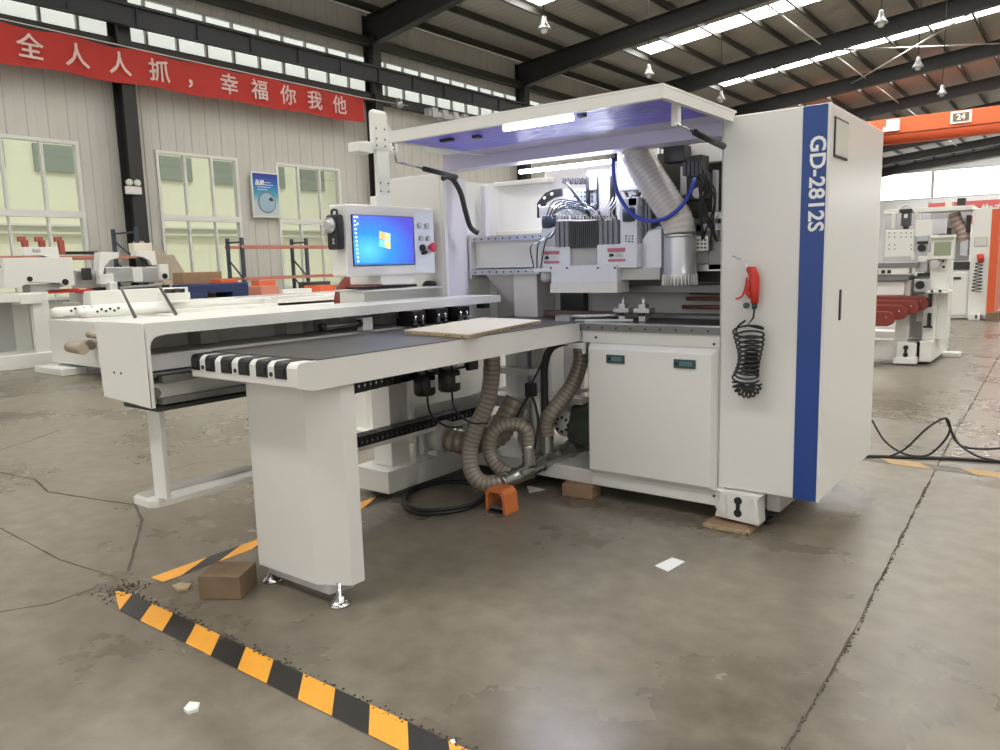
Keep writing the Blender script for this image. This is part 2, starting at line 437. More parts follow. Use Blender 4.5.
# roof bracing rods
for i, (a, b) in enumerate((((-9.2, 31.6), (-3.0, 38.9)), ((-9.2, 38.9), (-3.0, 31.6)))):
    A = Vector((a[0], a[1], eave(a[0]) + .3)); B = Vector((b[0], b[1], eave(b[0]) + .3))
    tag(MB().cyl(A, B, .03, 8).build('bracing_rod', white2), ('pale bracing rod under the roof running away to the right' if i == 0 else 'pale bracing rod under the roof crossing the other one'), 'rod')
for x in (-8.6, -2.6):
    z = eave(x) + .38
    tag(MB().cyl((x, 24, z), (x, 69, z), .03, 8).build('roof_tie_pipe', white2), 'pale pipe tied below the roof purlins, %s row' % ('left' if x < -5 else 'right'), 'pipe')

# bell lamps
lamps = [((544, 28), 'bell pendant lamp above the left part of the white machine canopy'), ((649, 74), 'small bell pendant lamp just above the canopy, near its middle'),
         ((721, 99), 'tiny bell pendant lamp at the right corner of the canopy'), ((881, 22), 'bell pendant lamp at the upper right, nearest of its row'),
         ((918, 66), 'bell pendant lamp at the upper right, second of its row'), ((942, 93), 'bell pendant lamp at the upper right, right above the orange crane')]
for (p, lab) in lamps:
    q = at(*p, 'z', 6.5); q.z = 6.45
    t = thing('pendant_lamp', lab, 'lamp', (q.x, q.y, q.z))
    MB().lathe(q, [(.04, .30), (.05, .26), (.06, .18), (.11, .09), (.15, .03), (.145, .02), (.07, .05)]).build('lamp_shade', alu, t)
    MB().lathe(q, [(.0, -.07), (.06, -.05), (.08, .02), (.06, .05)]).build('diffuser', white, t)
    MB().cyl(q + Vector((0, 0, .33)), (q.x, q.y, roofz(q.x) - .1), .012, 6).build('rod', dark, t)

# orange overhead crane
t = thing('overhead_crane', 'orange double-girder overhead crane spanning the far part of the hall', 'crane', (-5, 45, 7.0))
for nm, y, z0, z1 in (('front_girder', 44.5, 7.36, 8.12), ('rear_girder', 45.95, 7.4, 8.1)):
    MB().box(-16.3, 12, y - .25, y + .25, z0 - .35 if nm == 'rear_girder' else z0, z1).build(nm, orange, t, .02)
MB().box(-16.85, -16.5, 43.8, 46.1, 7.11, 7.6).build('end_carriage', orange_d, t, .02)
q = at(893, 125, 'y', 44.1)
b = MB().box(q.x - .3, q.x + .3, 44.0, 44.25, q.z - .3, q.z + .27); b.box(q.x - .45, q.x - .25, 44.0, 44.2, q.z - .3, q.z - .05); b.build('floodlight', white2, t)
q = at(961, 117, 'y', 44.2)
MB().box(q.x - .45, q.x + .45, 44.2, 44.25, q.z - .28, q.z + .3).build('number_plate', white2, t)
MB().box(q.x - .34, q.x + .34, 44.18, 44.2, q.z - .18, q.z + .2).build('number_field', mat('plate_brown', (.2, .16, .08), .5), t)
text('number', '24', .38, white2, t, (1, 0, 0), (0, 0, 1), (q.x, 44.17, q.z), .005, .012)
MB().box(-10.3, -9.2, 44.8, 45.7, 6.7, 7.3).box(-10, -9.7, 45.0, 45.4, 6.2, 6.7).build('hoist_trolley', dark, t)

# red banner with white lettering
t = thing('slogan_banner', 'long red cloth banner with pale lettering strung along the window wall', 'banner', (-16.75, 10.6, 5.45))
b = MB(); K = 40
ring = []
for i in range(K + 1):
    y = 5.2 + (15.82 - 5.2) * i / K; zt = 6.2 - .03 * math.sin(i * 1.1) - .05 * (i / K); zb = 5.45 + .02 * math.sin(i * .8 + 1) + .02 * (i / K)
    x = -16.74 + .015 * math.sin(i * .9)
    ring.append([b.bm.verts.new(v) for v in ((x, y, zb), (x, y, zt), (x - .006, y, zt), (x - .006, y, zb))])
for p, q in zip(ring, ring[1:]):
    for k in range(4): b._f([p[k], p[(k + 1) % 4], q[(k + 1) % 4], q[k]])
b._f(ring[0]); b._f(ring[-1][::-1]); b.build('cloth', banner_m, t)
MB().tube([(-16.72, 4.5, 6.28), (-16.72, 10, 6.2), (-16.72, 15.8, 6.16), (-16.72, 17.6, 6.2)], .012, 6).build('rope', white2, t)
for ch, y in zip('全人人抓，幸福你我他', (7.04, 7.92, 8.80, 9.68, 10.55, 11.44, 12.30, 13.16, 14.02, 14.88)):
    text('character', ch, .50, bantext, t, (0, 1, 0), (0, 0, 1), (-16.70, y, 5.80), .003, .007)

# poster
t = thing('wall_poster', 'blue and white company poster hung between two windows of the wall', 'poster', (-17.1, 12.56, 2.75))
MB().box(-17.15, -17.10, 12.14, 12.98, 2.75, 3.9).build('board', white2, t)
MB().box(-17.10, -17.095, 12.18, 12.94, 2.8, 3.86).build('print', poster_mat(), t)
MB().lathe((-17.09, 12.56, 3.13), [(.27, 0), (.27, .01)], 'x', 28).build('ring_picture', mat('ring_grey', (.2, .2, .24), .5), t)
MB().lathe((-17.085, 12.56, 3.13), [(.24, 0), (.24, .012)], 'x', 28).build('picture', mat('pale_blue', (.35, .5, .6), .5), t)
MB().prism([(12.6, 3.2), (12.68, 3.28), (12.76, 3.2), (12.7, 3.16)], 'x', -17.07, -17.065).build('silhouette', dark, t)
text('heading', '品质', .14, letter, t, (0, 1, 0), (0, 0, 1), (-17.09, 12.38, 3.62), .002, .006)
b = MB()
for i, (y0, y1) in enumerate(((12.52, 12.72), (12.52, 12.8), (12.3, 12.7), (12.3, 12.6))): b.box(-17.09, -17.088, y0, y1, 3.63 - i * .06, 3.645 - i * .06)
b.build('text_lines', letter, t)

# emergency light on the first column
q = at(132, 190, 'x', -16.8)
t = thing('emergency_light', 'white twin-head emergency light mounted on the nearest column', 'lamp', (-16.78, q.y, q.z))
MB().box(-16.79, -16.70, q.y - .17, q.y + .17, q.z - .1, q.z + .07).build('housing', white, t, .01)
for s in (-1, 1): MB().lathe((-16.74, q.y + s * .09, q.z + .15), [(.03, -.04), (.07, .0), (.075, .04), (.03, .05)], 'x').build('lamp_head', white, t)
b = MB().cyl((-16.8, 17.0, 6.12), (-16.55, 17.0, 6.12), .04); b.lathe((-16.5, 17.0, 6.0), [(.05, 0), (.14, .08), (.1, .2), (.03, .3)])
tag(b.build('wall_floodlight', alu), 'small pale floodlight on the column at the right end of the banner', 'lamp')
b = MB().box(-16.6, -16.4, 18.2, 20.6, 5.95, 6.1)
for i in range(5): b.box(-16.7, -16.35, 18.3 + i * .5, 18.55 + i * .5, 5.92, 6.2)
tag(b.build('cable_trolley', grey_w), 'pale cable trolley hanging by the crane runway above the canopy', 'trolley')

# neighbouring building seen through the windows
nb = MB().use(mat('pale_green_render', (.86, .84, .70), .9)).box(-32, -27, -15, 100, -1, 9); nb.use(mat('grey_blocks', (.30, .33, .30), .6))
y = -12.0
while y < 60: nb.box(-27, -26.9, y, y + 1.25, 4.75, 5.6); y += 2.1  # row of grey blocks for the grey at the pane tops
nb.use(MATS['white_paint'])
for z in (2.75, 3.0): nb.box(-27, -26.8, -12, 60, z, z + .07)  # white bars added to stand in for bright reflections in the glass
tag(nb.build('neighbouring_wall'), 'long pale wall of the next building outside the windows', 'building')
struct(MB().box(-60, -17.5, -20, 110, -.4, -.05).build('ground', mat('outside_ground', (.55, .55, .5), .9)))
# far red banner on the end side
t = thing('far_banner', 'pink-red banner with white characters far away behind the orange-edged machine', 'banner', (-5, 40, 2.5))
MB().box(-6.0, .6, 40, 40.02, 2.55, 3.55).build('cloth', mat('faded_red_cloth', (.75, .16, .15), .7), t)
text('lettering', '安全生产质量', .5, letter, t, (1, 0, 0), (0, 0, 1), (-3.5, 39.98, 3.1), .004, .012)
MB().box(-6.02, -5.9, 40.02, 40.1, 0, 3.6).box(.5, .62, 40.02, 40.1, 0, 3.6).build('frame', grey_w, t)

# ---------------------------------------------------------------- marks on the floor
def strip(name, pts, wd, m, lab=None, cat=None, z=.0012, group=None, jit=.3):
    b = MB(); pts = [Vector((*p, 0)) for p in pts]; L = []; rnd = random.Random(len(pts) + int(pts[0].x * 100))
    P2 = []
    for a, c in zip(pts, pts[1:]):
        k = max(1, int((c - a).length / .08))
        for i in range(k): P2.append(a.lerp(c, i / k))
    P2.append(pts[-1])
    for i, p in enumerate(P2):
        t = (P2[min(i + 1, len(P2) - 1)] - P2[max(i - 1, 0)]).normalized(); nn = Vector((-t.y, t.x, 0))
        h = wd / 2 * (1 + rnd.uniform(-jit, jit)); p = p + nn * rnd.uniform(-jit, jit) * wd * .5
        L.append([b.bm.verts.new(p + nn * h + Vector((0, 0, z))), b.bm.verts.new(p - nn * h + Vector((0, 0, z)))])
    for p, q in zip(L, L[1:]): b._f([p[0], p[1], q[1], q[0]])
    return b.build(name, m)
k = 0
for pts, wd in ((((-.60, 1.2), (-.605, 2.07), (-.612, 2.86), (-.726, 5.82), (-.89, 12.2), (-1.2, 30)), .009),
                (((3.2, 1), (3.3, 40)), .02),):
    k += 1; struct(strip('trim_%d' % k, pts, wd, crackm, jit=.8))
def fl(*pp): return [tuple(at(x, y, 'z', 0)[:2]) for x, y in pp]
for pts, wd in ((fl((0, 472), (35, 480), (48, 492), (100, 500), (135, 505), (142, 520), (136, 545), (128, 572)), .016),
                (fl((0, 528), (60, 560), (118, 578)), .008), (fl((0, 612), (50, 604), (95, 588)), .01),
                (fl((168, 470), (200, 462), (240, 460)), .008), (fl((0, 450), (30, 441), (60, 430)), .012),
                (fl((205, 506), (262, 504), (330, 500), (360, 508)), .004)):
    k += 1; struct(strip('trim_%d' % k, pts, wd, crackm))

def tape(lab, A, B, wd, nn, slant, first=0, point=False):
    b = MB().use(yellow).use(tblack); A, B = Vector((*A, 0)), Vector((*B, 0)); t = (B - A).normalized(); s = Vector((-t.y, t.x, 0)); L = (B - A).length / nn
    z = Vector((0, 0, .0022))
    for i in range(nn):
        b.use(yellow if (i + first) % 2 == 0 else tblack)
        p0, p1 = A + t * L * i, A + t * L * (i + 1); sl = t * slant
        lo0 = p0 - s * wd / 2 - (sl if (i or not point) else Vector()); up0 = p0 + s * wd / 2 + sl
        if i == 0: up0, lo0 = p0 + s * wd / 2, p0 - s * wd / 2
        if i == 0 and point: up0 = lo0 = p0 + s * wd * .3
        lo1 = p1 - s * wd / 2 - sl; up1 = p1 + s * wd / 2 + sl
        vs = [b.bm.verts.new(v + z) for v in ((lo0, lo1, up1, up0) if not (i == 0 and point) else (lo0, lo1, up1))]
        b._f(vs)
    o = b.build('hazard_tape'); tag(o, lab, 'tape'); return o
tape('yellow and black hazard tape crossing the foreground floor from left to bottom centre', (-3.38, 1.495), (-1.20, 1.50), .115, 13, -.058, 0, True)
tape('worn hazard tape running under the infeed table past the wooden block', (-3.33, 1.70), (-3.36, 3.25), .10, 8, .10, 0)
yellow_, tblack_ = yellow, tblack; yellow = mat('worn_tape_yellow', (.50, .33, .14), .6, noise=.3, nscale=20); tblack = mat('worn_tape_dark', (.15, .135, .11), .6, noise=.3)
tape('faded hazard tape stretch on the floor right of the tall cabinet', (-1.5, 5.62), (.9, 5.56), .13, 10, -.05, 0)
# gravel and dirt at the tape corner
b = MB(); rnd = random.Random(3)
for i in range(420):
    if i < 150: x, y = -3.36 + rnd.gauss(0, .05), 1.56 + rnd.gauss(0, .05)
    else:
        u = rnd.random(); x, y = -3.3 + u * 2.0, 1.525 + .035 + rnd.gauss(0, .012)
    r = rnd.uniform(.0012, .0036); b.box(x - r, x + r, y - r, y + r, .001, r * 1.4, rot=rnd.uniform(0, 3))
o = tag(b.build('gravel', crackm), 'crumbled dirt and gravel along the near hazard tape', 'gravel'); o['kind'] = 'stuff'
def scrap(name, lab, cat, px, m, th=.002):
    pts = fl(*px); return tag(MB().prism(pts, 'z', .001, .001 + th).build(name, m), lab, cat)
scrap('paper_note', 'white slip of paper lying on the floor in front of the cabinet', 'paper', ((655, 566), (672, 558), (685, 562), (668, 572)), paper)
scrap('paper_scrap', 'torn white scrap under the machine beside the orange pedal guard', 'paper', ((527, 486), (529, 493), (546, 490)), paper)
scrap('tissue_scrap', 'crumpled pale scrap on the near floor below the hazard tape', 'litter', ((184, 712), (190, 705), (200, 706), (198, 712), (188, 715)), paper, .012)
scrap('litter_scrap', 'small crumpled scrap left of the wooden block', 'litter', ((172, 588), (180, 585), (192, 586), (188, 591), (178, 592)), chip, .012)
scrap('washer', 'tiny pale washer at the bottom end of the hazard tape', 'washer', ((450, 741), (454, 740), (456, 743), (452, 745)), white, .003)
b = MB(); rnd = random.Random(8)
for i in range(450):
    u = rnd.random() ** 1.6; y = 1.6 + u * 6; x = -.605 - max(0, y - 2.86) * .04 + rnd.gauss(0, .004); q_ = rnd.uniform(.001, .003)
    b.box(x - q_, x + q_, y - q_, y + q_, .001, q_ * 1.3, rot=rnd.uniform(0, 3))
o = tag(b.build('joint_gravel', crackm), 'loose gravel along the long floor joint at the right', 'gravel'); o['kind'] = 'stuff'
# wooden blocks
tag(MB().box(-3.03, -2.84, 1.73, 1.90, 0, .105, rot=.55).build('wooden_block', wood, bevel=.003), 'weathered wooden block on the floor beside the near table leg', 'block')
tag(MB().box(-2.46, -2.26, 3.79, 3.91, 0, .078, rot=.1).build('cardboard_packing_block', cardb, bevel=.004), 'brown packing block tucked under the cabinet front', 'block')
b = MB().use(cardb); b.box(-1.53, -1.29, 3.72, 4.03, 0.0, .022); b.use(chip).box(-1.533, -1.287, 3.717, 3.722, .002, .021)
rnd = random.Random(5)
for i in range(70):
    x = rnd.uniform(-1.53, -1.29); b.box(x - .006, x + .006, 3.708, 3.718, .002, rnd.uniform(.01, .022))
tag(b.build('particle_board'), 'chipboard offcut under the front foot of the machine', 'board')
# orange foot pedal guard
t = thing('foot_pedal', 'orange foot pedal guard standing under the looping hoses', 'pedal', (-2.6, 3.36, 0))
b = MB(); o_ = [(-2.66, 0), (-2.665, .115), (-2.64, .14), (-2.55, .14), (-2.525, .115), (-2.515, 0), (-2.54, 0), (-2.548, .1), (-2.565, .118), (-2.625, .118), (-2.642, .1), (-2.65, 0)]
b.prism(o_, 'y', 3.30, 3.42); b.build('guard', mat('orange_guard', (.62, .18, .05), .4), t, .004)
MB().box(-2.64, -2.55, 3.31, 3.42, .03, .045, tilt=(.15, 0, 0)).build('pedal_plate', alud, t); MB().box(-2.65, -2.54, 3.30, 3.42, 0, .012).build('base', black, t)
# cables on the floor
c = [(-3.15, 3.13, .012), (-2.95, 3.04, .012), (-2.82, 3.12, .014), (-2.76, 3.28, .012), (-2.82, 3.50, .012), (-3.0, 3.66, .012), (-3.22, 3.55, .02), (-3.27, 3.33, .012)]
b = MB().tube(spline(c, 10, True), .012, 8, closed=True); b.tube(spline([(x * 1.0 + .006, y + .005, z + .020) for x, y, z in c], 10, True), .011, 8, closed=True)
tag(b.build('coiled_cable', rubber), 'coil of thick black cable lying on the floor under the infeed table', 'cable')
def fc(*pp, z=.01): return [Vector((*at(x, y, 'z', 0)[:2], z)) for x, y in pp]
p = fc((862, 458), (880, 458), (915, 459), (950, 460), (1000, 463), (1060, 466))
tag(wire('floor_cable', p, .012, None, rubber), 'thick dark cable lying flat across the floor right of the cabinet', 'cable')
def loop(pxs, zs): return [Vector((at(x, y, 'y', Y)[0], Y, at(x, y, 'y', Y)[2])) if z is None else None for (x, y), z in zip(pxs, zs)]
def aty(px, y): return [at(a, b, 'y', y) for a, b in px]
p = aty(((872, 420), (884, 440), (900, 452), (915, 456), (930, 454), (945, 440), (950, 428), (946, 419)), 5.62) + aty(((952, 432), (962, 446), (985, 449), (1010, 448), (1040, 452)), 5.7)
for q in p: q.z = max(q.z, .012)
tag(wire('looped_cable', p, .007, None, rubber), 'thin black cable springing up in loops right of the cabinet', 'cable')
p = aty(((888, 457), (905, 449), (925, 430), (940, 420), (948, 420)), 5.6) + aty(((955, 440), (975, 455), (1000, 461), (1040, 466)), 5.66)
for q in p: q.z = max(q.z, .012)
tag(wire('arched_cable', p, .007, None, rubber), 'thin black cable arching up beside the springing loops', 'cable')

# ================================================================= THE MAIN MACHINE
T = thing('drilling_machine', 'large white six-sided drilling machine with blue stripe, raised canopy and long dark infeed table', 'machine', (-2.3, 3.9, 0))
def bx(name, m, x0, x1, y0, y1, z0, z1, p=T, bevel=.004, **k): return Bx(name, m, p, x0, x1, y0, y1, z0, z1, bevel, **k)
# right-hand tall cabinet
cab = bx('tall_cabinet', white, -1.497, -.99, 3.83, 4.96, .195, 2.088, bevel=.006)
bx('blue_stripe', blue, -1.112, -1.0, 3.826, 3.84, .197, 2.084, cab, .001)
text('model_lettering', 'GD-2812S', .098, letter, cab, (0, 0, -1), (1, 0, 0), (-1.043, 3.823, 1.727), .001, .0022, sx=1.05)
f = MB().box(-.992, -.984, 3.895, 4.14, 1.852, 2.034).build('nameplate_frame', dark, cab); MB().box(-.99, -.981, 3.905, 4.13, 1.862, 2.024).build('nameplate_window', glassy, f)
MB().box(-.992, -.984, 4.095, 4.125, 1.07, 1.225).build('slot_handle', black, cab, .006)
bx('cabinet_edge_trim', white, -1.0, -.985, 3.822, 3.835, .195, 2.088, cab, .002)
MB().box(-1.500, -1.494, 3.827, 3.832, .2, 2.08).build('panel_joint', grey_w, cab)
# base
bs = bx('base_frame', white, -3.35, -1.28, 3.86, 4.9, .075, .165, bevel=.006)
bx('front_rail', white, -2.28, -1.47, 3.835, 3.9, .085, .935)
b = MB()
for x, z in ((-2.235, .965), (-1.53, .955), (-1.52, .14)): b.cyl((x, 3.832, z), (x, 3.826, z), .007, 10)
b.build('bolt', dark, bs)
f = MB().prism([(-1.50, .19), (-1.255, .19), (-1.275, .165), (-1.265, .03), (-1.50, .045), (-1.47, .17)][::-1], 'y', 3.79, 3.9).build('foot_bracket', white, T, .006)
b = MB().cyl((-1.375, 3.785, .148), (-1.375, 3.80, .148), .021, 12).cyl((-1.375, 3.785, .082), (-1.375, 3.80, .082), .021, 12).box(-1.386, -1.364, 3.786, 3.80, .08, .15)
b.build('keyhole', black, f)
MB().prism([(-1.49, .1), (-1.44, .17), (-1.43, .07)], 'y', 3.77, 3.80).build('gusset', white, f)
MB().prism([(-1.30, .17), (-1.26, .05), (-1.31, .05)], 'y', 3.77, 3.80).build('gusset', white, f)
bx('foot_block', grey_w, -1.27, -1.20, 3.92, 4.3, .08, .19)
MB().cyl((-1.29, 3.95, .0), (-1.29, 3.95, .09), .016, 12).box(-1.33, -1.25, 3.9, 3.99, .022, .03).build('levelling_foot', dark, T)
bx('left_foot', white, -3.3, -3.0, 4.6, 4.85, 0.0, .08)
# door panel with bevelled rim
d = MB(); x0, x1, z0, z1 = -2.278, -1.503, .16, .932; i_ = .03
A = [d.bm.verts.new(v) for v in ((x0, 3.832, z0), (x1, 3.832, z0), (x1, 3.832, z1), (x0, 3.832, z1))]
B = [d.bm.verts.new(v) for v in ((x0 + .008, 3.80, z0 + i_), (x1 - i_, 3.80, z0 + i_), (x1 - i_, 3.80, z1 - i_), (x0 + .008, 3.80, z1 - i_))]
d._f(B)
for k in range(4): d._f([A[k], A[(k + 1) % 4], B[(k + 1) % 4], B[k]])
d._f(A[::-1]); door = d.build('cabinet_door', white, T, .003)
for xa, xb, zc in ((-2.15, -2.035, .85), (-1.74, -1.617, .846)):
    l = MB().box(xa, xb, 3.792, 3.802, zc - .024, zc + .024).build('latch', teal_d, door, .002)
    MB().box(xa + .035, xb - .015, 3.789, 3.793, zc - .011, zc + .013).build('latch_paddle', mat('latch_grey', (.10, .17, .18), .35), l)
    MB().cyl((xa + .02, 3.793, zc), (xa + .02, 3.788, zc), .009, 12).build('lock', black, l)
bx('upper_apron', white, -2.33, -1.497, 3.832, 3.87, .932, 1.005)
b = MB().use(alud).box(-2.335, -1.497, 3.822, 3.86, 1.003, 1.04).use(steel).box(-2.335, -1.497, 3.82, 3.87, 1.041, 1.05)
b.use(black)
for i in range(9): b.cyl((-2.28 + i * .09, 3.823, 1.022), (-2.28 + i * .09, 3.819, 1.022), .006, 8)
b.build('table_rail', None, T)
bx('work_table', belt, -2.335, -1.497, 3.87, 4.32, 1.01, 1.05)
bx('work_table_extension', belt, -3.1, -2.335, 3.9, 4.32, 1.01, 1.048)
# infeed conveyor table
f = MB(); XL, XR, YF, ZTb = -3.055, -2.34, 1.80, 1.05
f.prism([(YF, .955), (YF, 1.03), (YF + .012, 1.045), (YF + .03, 1.05), (3.9, 1.05), (3.9, .94), (YF + .07, .935)], 'x', XR - .012, XR)
f.prism([(YF, .955), (YF, 1.03), (YF + .012, 1.045), (YF + .03, 1.05), (3.9, 1.05), (3.9, .94), (YF + .07, .935)], 'x', XL, XL + .012)
f.box(XL + .012, XR - .013, YF + .001, YF + .011, .957, .99); f.prism([(YF + .001, .957), (YF + .07, .937), (YF + .07, .947), (YF + .01, .965)], 'x', XL + .013, XR - .013)
f.box(XL + .013, XR - .013, YF + .06, 3.88, .938, .95)
rx = [(-3.052, -2.99), (-2.945, -2.878), (-2.832, -2.758), (-2.71, -2.638), (-2.592, -2.52), (-2.474, -2.402)]
gaps = [(-2.99, -2.945), (-2.878, -2.832), (-2.758, -2.71), (-2.638, -2.592), (-2.52, -2.474), (-2.402, -2.3525)]
for a, c in gaps:
    f.prism([(YF, .98), (YF, 1.03), (YF + .008, 1.042), (YF + .022, 1.05), (YF + .12, 1.051), (YF + .12, .98)], 'x', a, c)
tab = f.build('infeed_table', white, T, .0015)
bl = MB().box(XL + .013, XR - .014, YF + .085, 3.90, 1.0, 1.052); bl.box(XL + .001, XR + .001, YF + .10, 3.90, 1.0505, 1.0545)
bl.build('dark_table_top', belt, tab)
for a, c in rx:
    r = MB().prism([(YF - .004 + .022 - .022 * math.cos(u), 1.028 + .024 * math.sin(u)) for u in [i * math.pi / 12 for i in range(7)]] + [(YF + .1, 1.052), (YF + .1, .985), (YF - .004, .985)], 'x', a, c).build('belt_roller', black, tab, .003)
    MB().box(a + .01, c - .01, YF - .008, YF - .004, .998, 1.028).build('roller_face', rubber, r, .002)
for i in (0, 2, 4):
    a, c = gaps[i]; m_ = (a + c) / 2; MB().cyl((m_, YF + .001, 1.0), (m_, YF - .004, 1.0), .009, 12).build('bolt', dark, tab)
# broad leg: folded sheet box with chamfered corners
x0, x1, y0, y1, ch = -2.93, -2.362, 1.95, 2.10, .035
oc = [(x0 + ch, y0), (x1 - ch * 4, y0), (x1, y0 + ch * 2.2), (x1, y1), (x0, y1), (x0, y0 + ch)]
leg = MB().prism(oc, 'z', .085, .94).build('broad_leg', white, T, .005)
b = MB().prism([(x0 + .07, y0 + .02), (x1 - .08, y0 + .02), (x1 - .05, y1 - .02), (x0 + .05, y1 - .02)], 'z', .05, .09).build('leg_base', grey_w, leg)
for x in (-2.87, -2.415):
    MB().lathe((x, 2.0, 0), [(.045, 0), (.046, .008), (.03, .018), (.022, .022), (.022, .04), (.012, .042), (.012, .10)]).build('levelling_foot', steel, leg)
# panel lying on the table
b = MB().use(chip).prism([(-2.79, 2.84), (-2.30, 2.77), (-2.47, 3.62), (-2.96, 3.70)], 'z', 1.0555, 1.0725); b.use(cream).prism([(-2.79, 2.84), (-2.30, 2.77), (-2.47, 3.62), (-2.96, 3.70)], 'z', 1.0725, 1.0755)
b.use(black)
for u in (.05, .09, .4, .66, .7, .9): q = Vector((-2.79, 2.84, 1.062)).lerp(Vector((-2.30, 2.77, 1.062)), u); b.cyl(q + Vector((0, -.002, 0)), q + Vector((0, .004, 0)), .004, 8)
for u in [.03 + i * .028 for i in range(30)]:
    if random.random() < .8: q = Vector((-2.30, 2.77, 1.062)).lerp(Vector((-2.47, 3.62, 1.062)), u); b.cyl(q + Vector((.002, 0, 0)), q + Vector((-.004, 0, 0)), .003, 6)
tag(b.build('drilled_panel'), 'cream laminated board with drilled edges lying on the dark infeed table', 'board')

# clamp beam cover
CR, CLx, CY0, CY1, CT, CB = -3.085, -3.505, 1.62, 4.05, 1.196, .84
cv = MB()
def rr(x0, x1, z0, z1, r, k=5):
    out = []
    for cx, cz, a0 in ((x1 - r, z1 - r, 0), (x0 + r, z1 - r, 90), ): 
        out += [(cx + r * math.cos(R(a0 + 90 * i / k)), cz + r * math.sin(R(a0 + 90 * i / k))) for i in range(k + 1)]
    return out + [(x0, z0), (x1, z0)]
pr_ = rr(CLx, CR, CB, CT, .02); pr_[-2] = (CLx + .02, CB + .02)
cv.prism(pr_, 'y', CY0, CY0 + .004)
cv.prism([(CY0 + .002, CT), (CY1, CT), (CY1, CT - .045), (CY0 + .09, CT - .052), (CY0 + .05, CT - .058), (CY0 + .03, CT - .075), (CY0 + .02, CT - .10), (CY0 + .02, CB), (CY0, CB)], 'x', CR - .004, CR)
cv.box(CLx + .01, CR - .001, CY0 + .002, CY1, CT - .0045, CT - .0005); cv.box(CLx + .001, CLx + .005, CY0 + .005, CY1, .90, CT - .01)
cover = cv.build('clamp_beam_cover', white2, T, .0)
b = MB()
for x in (-3.37, -3.31): b.cyl((x, CY0 + .001, .975), (x, CY0 - .002, .975), .006, 10)
b.build('screw', black, cover)
for y in (2.02, 2.52, 2.78, 3.2, 3.55): bx('cover_rib', grey_w, -3.455, -3.33, y, y + .10, 1.06, 1.188, cover, .002)
bx('beam_back_plate', white, -3.46, -3.44, 1.63, 3.86, .9, 1.18, bevel=0)
bx('clamp_beam', grey_w, -3.45, -3.15, 1.66, 3.9, .985, 1.055)
b = MB().box(-3.16, -3.12, 1.7, 3.95, .935, .965).box(-3.3, -3.13, 1.64, 3.9, .97, .98).build('guide_rail', alud, T)
b = MB().box(-3.15, -3.10, 1.68, 3.9, .845, .87); b.use(steel)
for i in range(14): b.cyl((-3.10, 1.8 + i * .15, .858), (-3.095, 1.8 + i * .15, .858), .007, 8)
b.mats = [alud, steel]
b.build('lower_guide_rail', None, T)
bx('beam_body', white, -3.36, -3.16, 1.66, 3.9, .84, .93)
MB().cyl((-3.2, 1.68, .89), (-3.15, 1.68, .89), .025, 16).build('cap', alud, T)
bx('beam_underside', dark, -3.4, -3.11, 1.66, 3.9, .815, .835)
# hanging leg and cable tray
bx('hanging_leg', white, -3.30, -3.195, 1.71, 1.735, .40, .84)
ty0, ty1, tz = 1.63, 3.95, .385
b = MB().box(-3.36, -3.17, ty0 + .03, ty1, tz, tz + .004).box(-3.36, -3.356, ty0 + .03, ty1, tz, tz + .035).box(-3.174, -3.17, ty0 + .03, ty1, tz, tz + .025).prism([(-3.36, ty0 + .03), (-3.33, ty0), (-3.2, ty0), (-3.17, ty0 + .03)], 'z', tz, tz + .03)
b.build('cable_tray', white, T)
def chain(y0, y1, x, z, n, hh=.035, name='cable_chain', zf=None):
    b = MB().use(black).use(steel); L = (y1 - y0) / n
    for i in range(n):
        yy = y0 + L * i; zz = z + (zf(i / n) if zf else 0)
        b.use(black).box(x - .045, x + .045, yy + L * .06, yy + L * .94, zz - hh, zz + hh); b.box(x - .03, x + .03, yy, yy + L, zz - hh * .7, zz + hh * .7)
        b.use(steel).box(x + .045, x + .047, yy + L * .4, yy + L * .6, zz - .006, zz + .006)
    return b.build(name, None, T)
chain(2.6, 3.95, -3.225, tz + .045, 34)
chain(2.15, 3.62, -3.05, .80, 36, .035, 'upper_cable_chain', lambda u: -.03 + .04 * u)
b = MB().box(-3.12, -2.98, 2.2, 3.9, .855, .862).build('chain_shelf', white, T)
# clamps near the machine
b = MB()
for i, y in enumerate((3.22, 3.42, 3.62)):
    c_ = MB().use(black).box(-3.16, -3.04, y - .05, y + .05, 1.09, 1.145).box(-3.2, -3.08, y - .03, y + .03, 1.055, 1.1)
    c_.use(steel).cyl((-3.05, y - .03, 1.07), (-3.05, y - .03, 1.12), .012, 10).cyl((-3.05, y + .03, 1.07), (-3.05, y + .03, 1.12), .012, 10)
    c_.use(black).cyl((-3.05, y - .03, 1.054), (-3.05, y - .03, 1.075), .016, 10).cyl((-3.05, y + .03, 1.054), (-3.05, y + .03, 1.075), .016, 10)
    c_.build('panel_clamp', None, T)
b = MB().use(black).cyl((-3.14, 2.58, 1.10), (-3.14, 2.61, 1.10), .02).cyl((-3.14, 2.84, 1.10), (-3.14, 2.87, 1.10), .02).use(alud).cyl((-3.14, 2.6, 1.10), (-3.14, 2.85, 1.10), .012).use(white).box(-3.17, -3.12, 2.86, 2.93, 1.06, 1.13)
b.build('stop_cylinder', None, T)
MB().box(-3.12, -3.06, 3.84, 3.9, 1.12, 1.15).build('end_catch', black, cover)

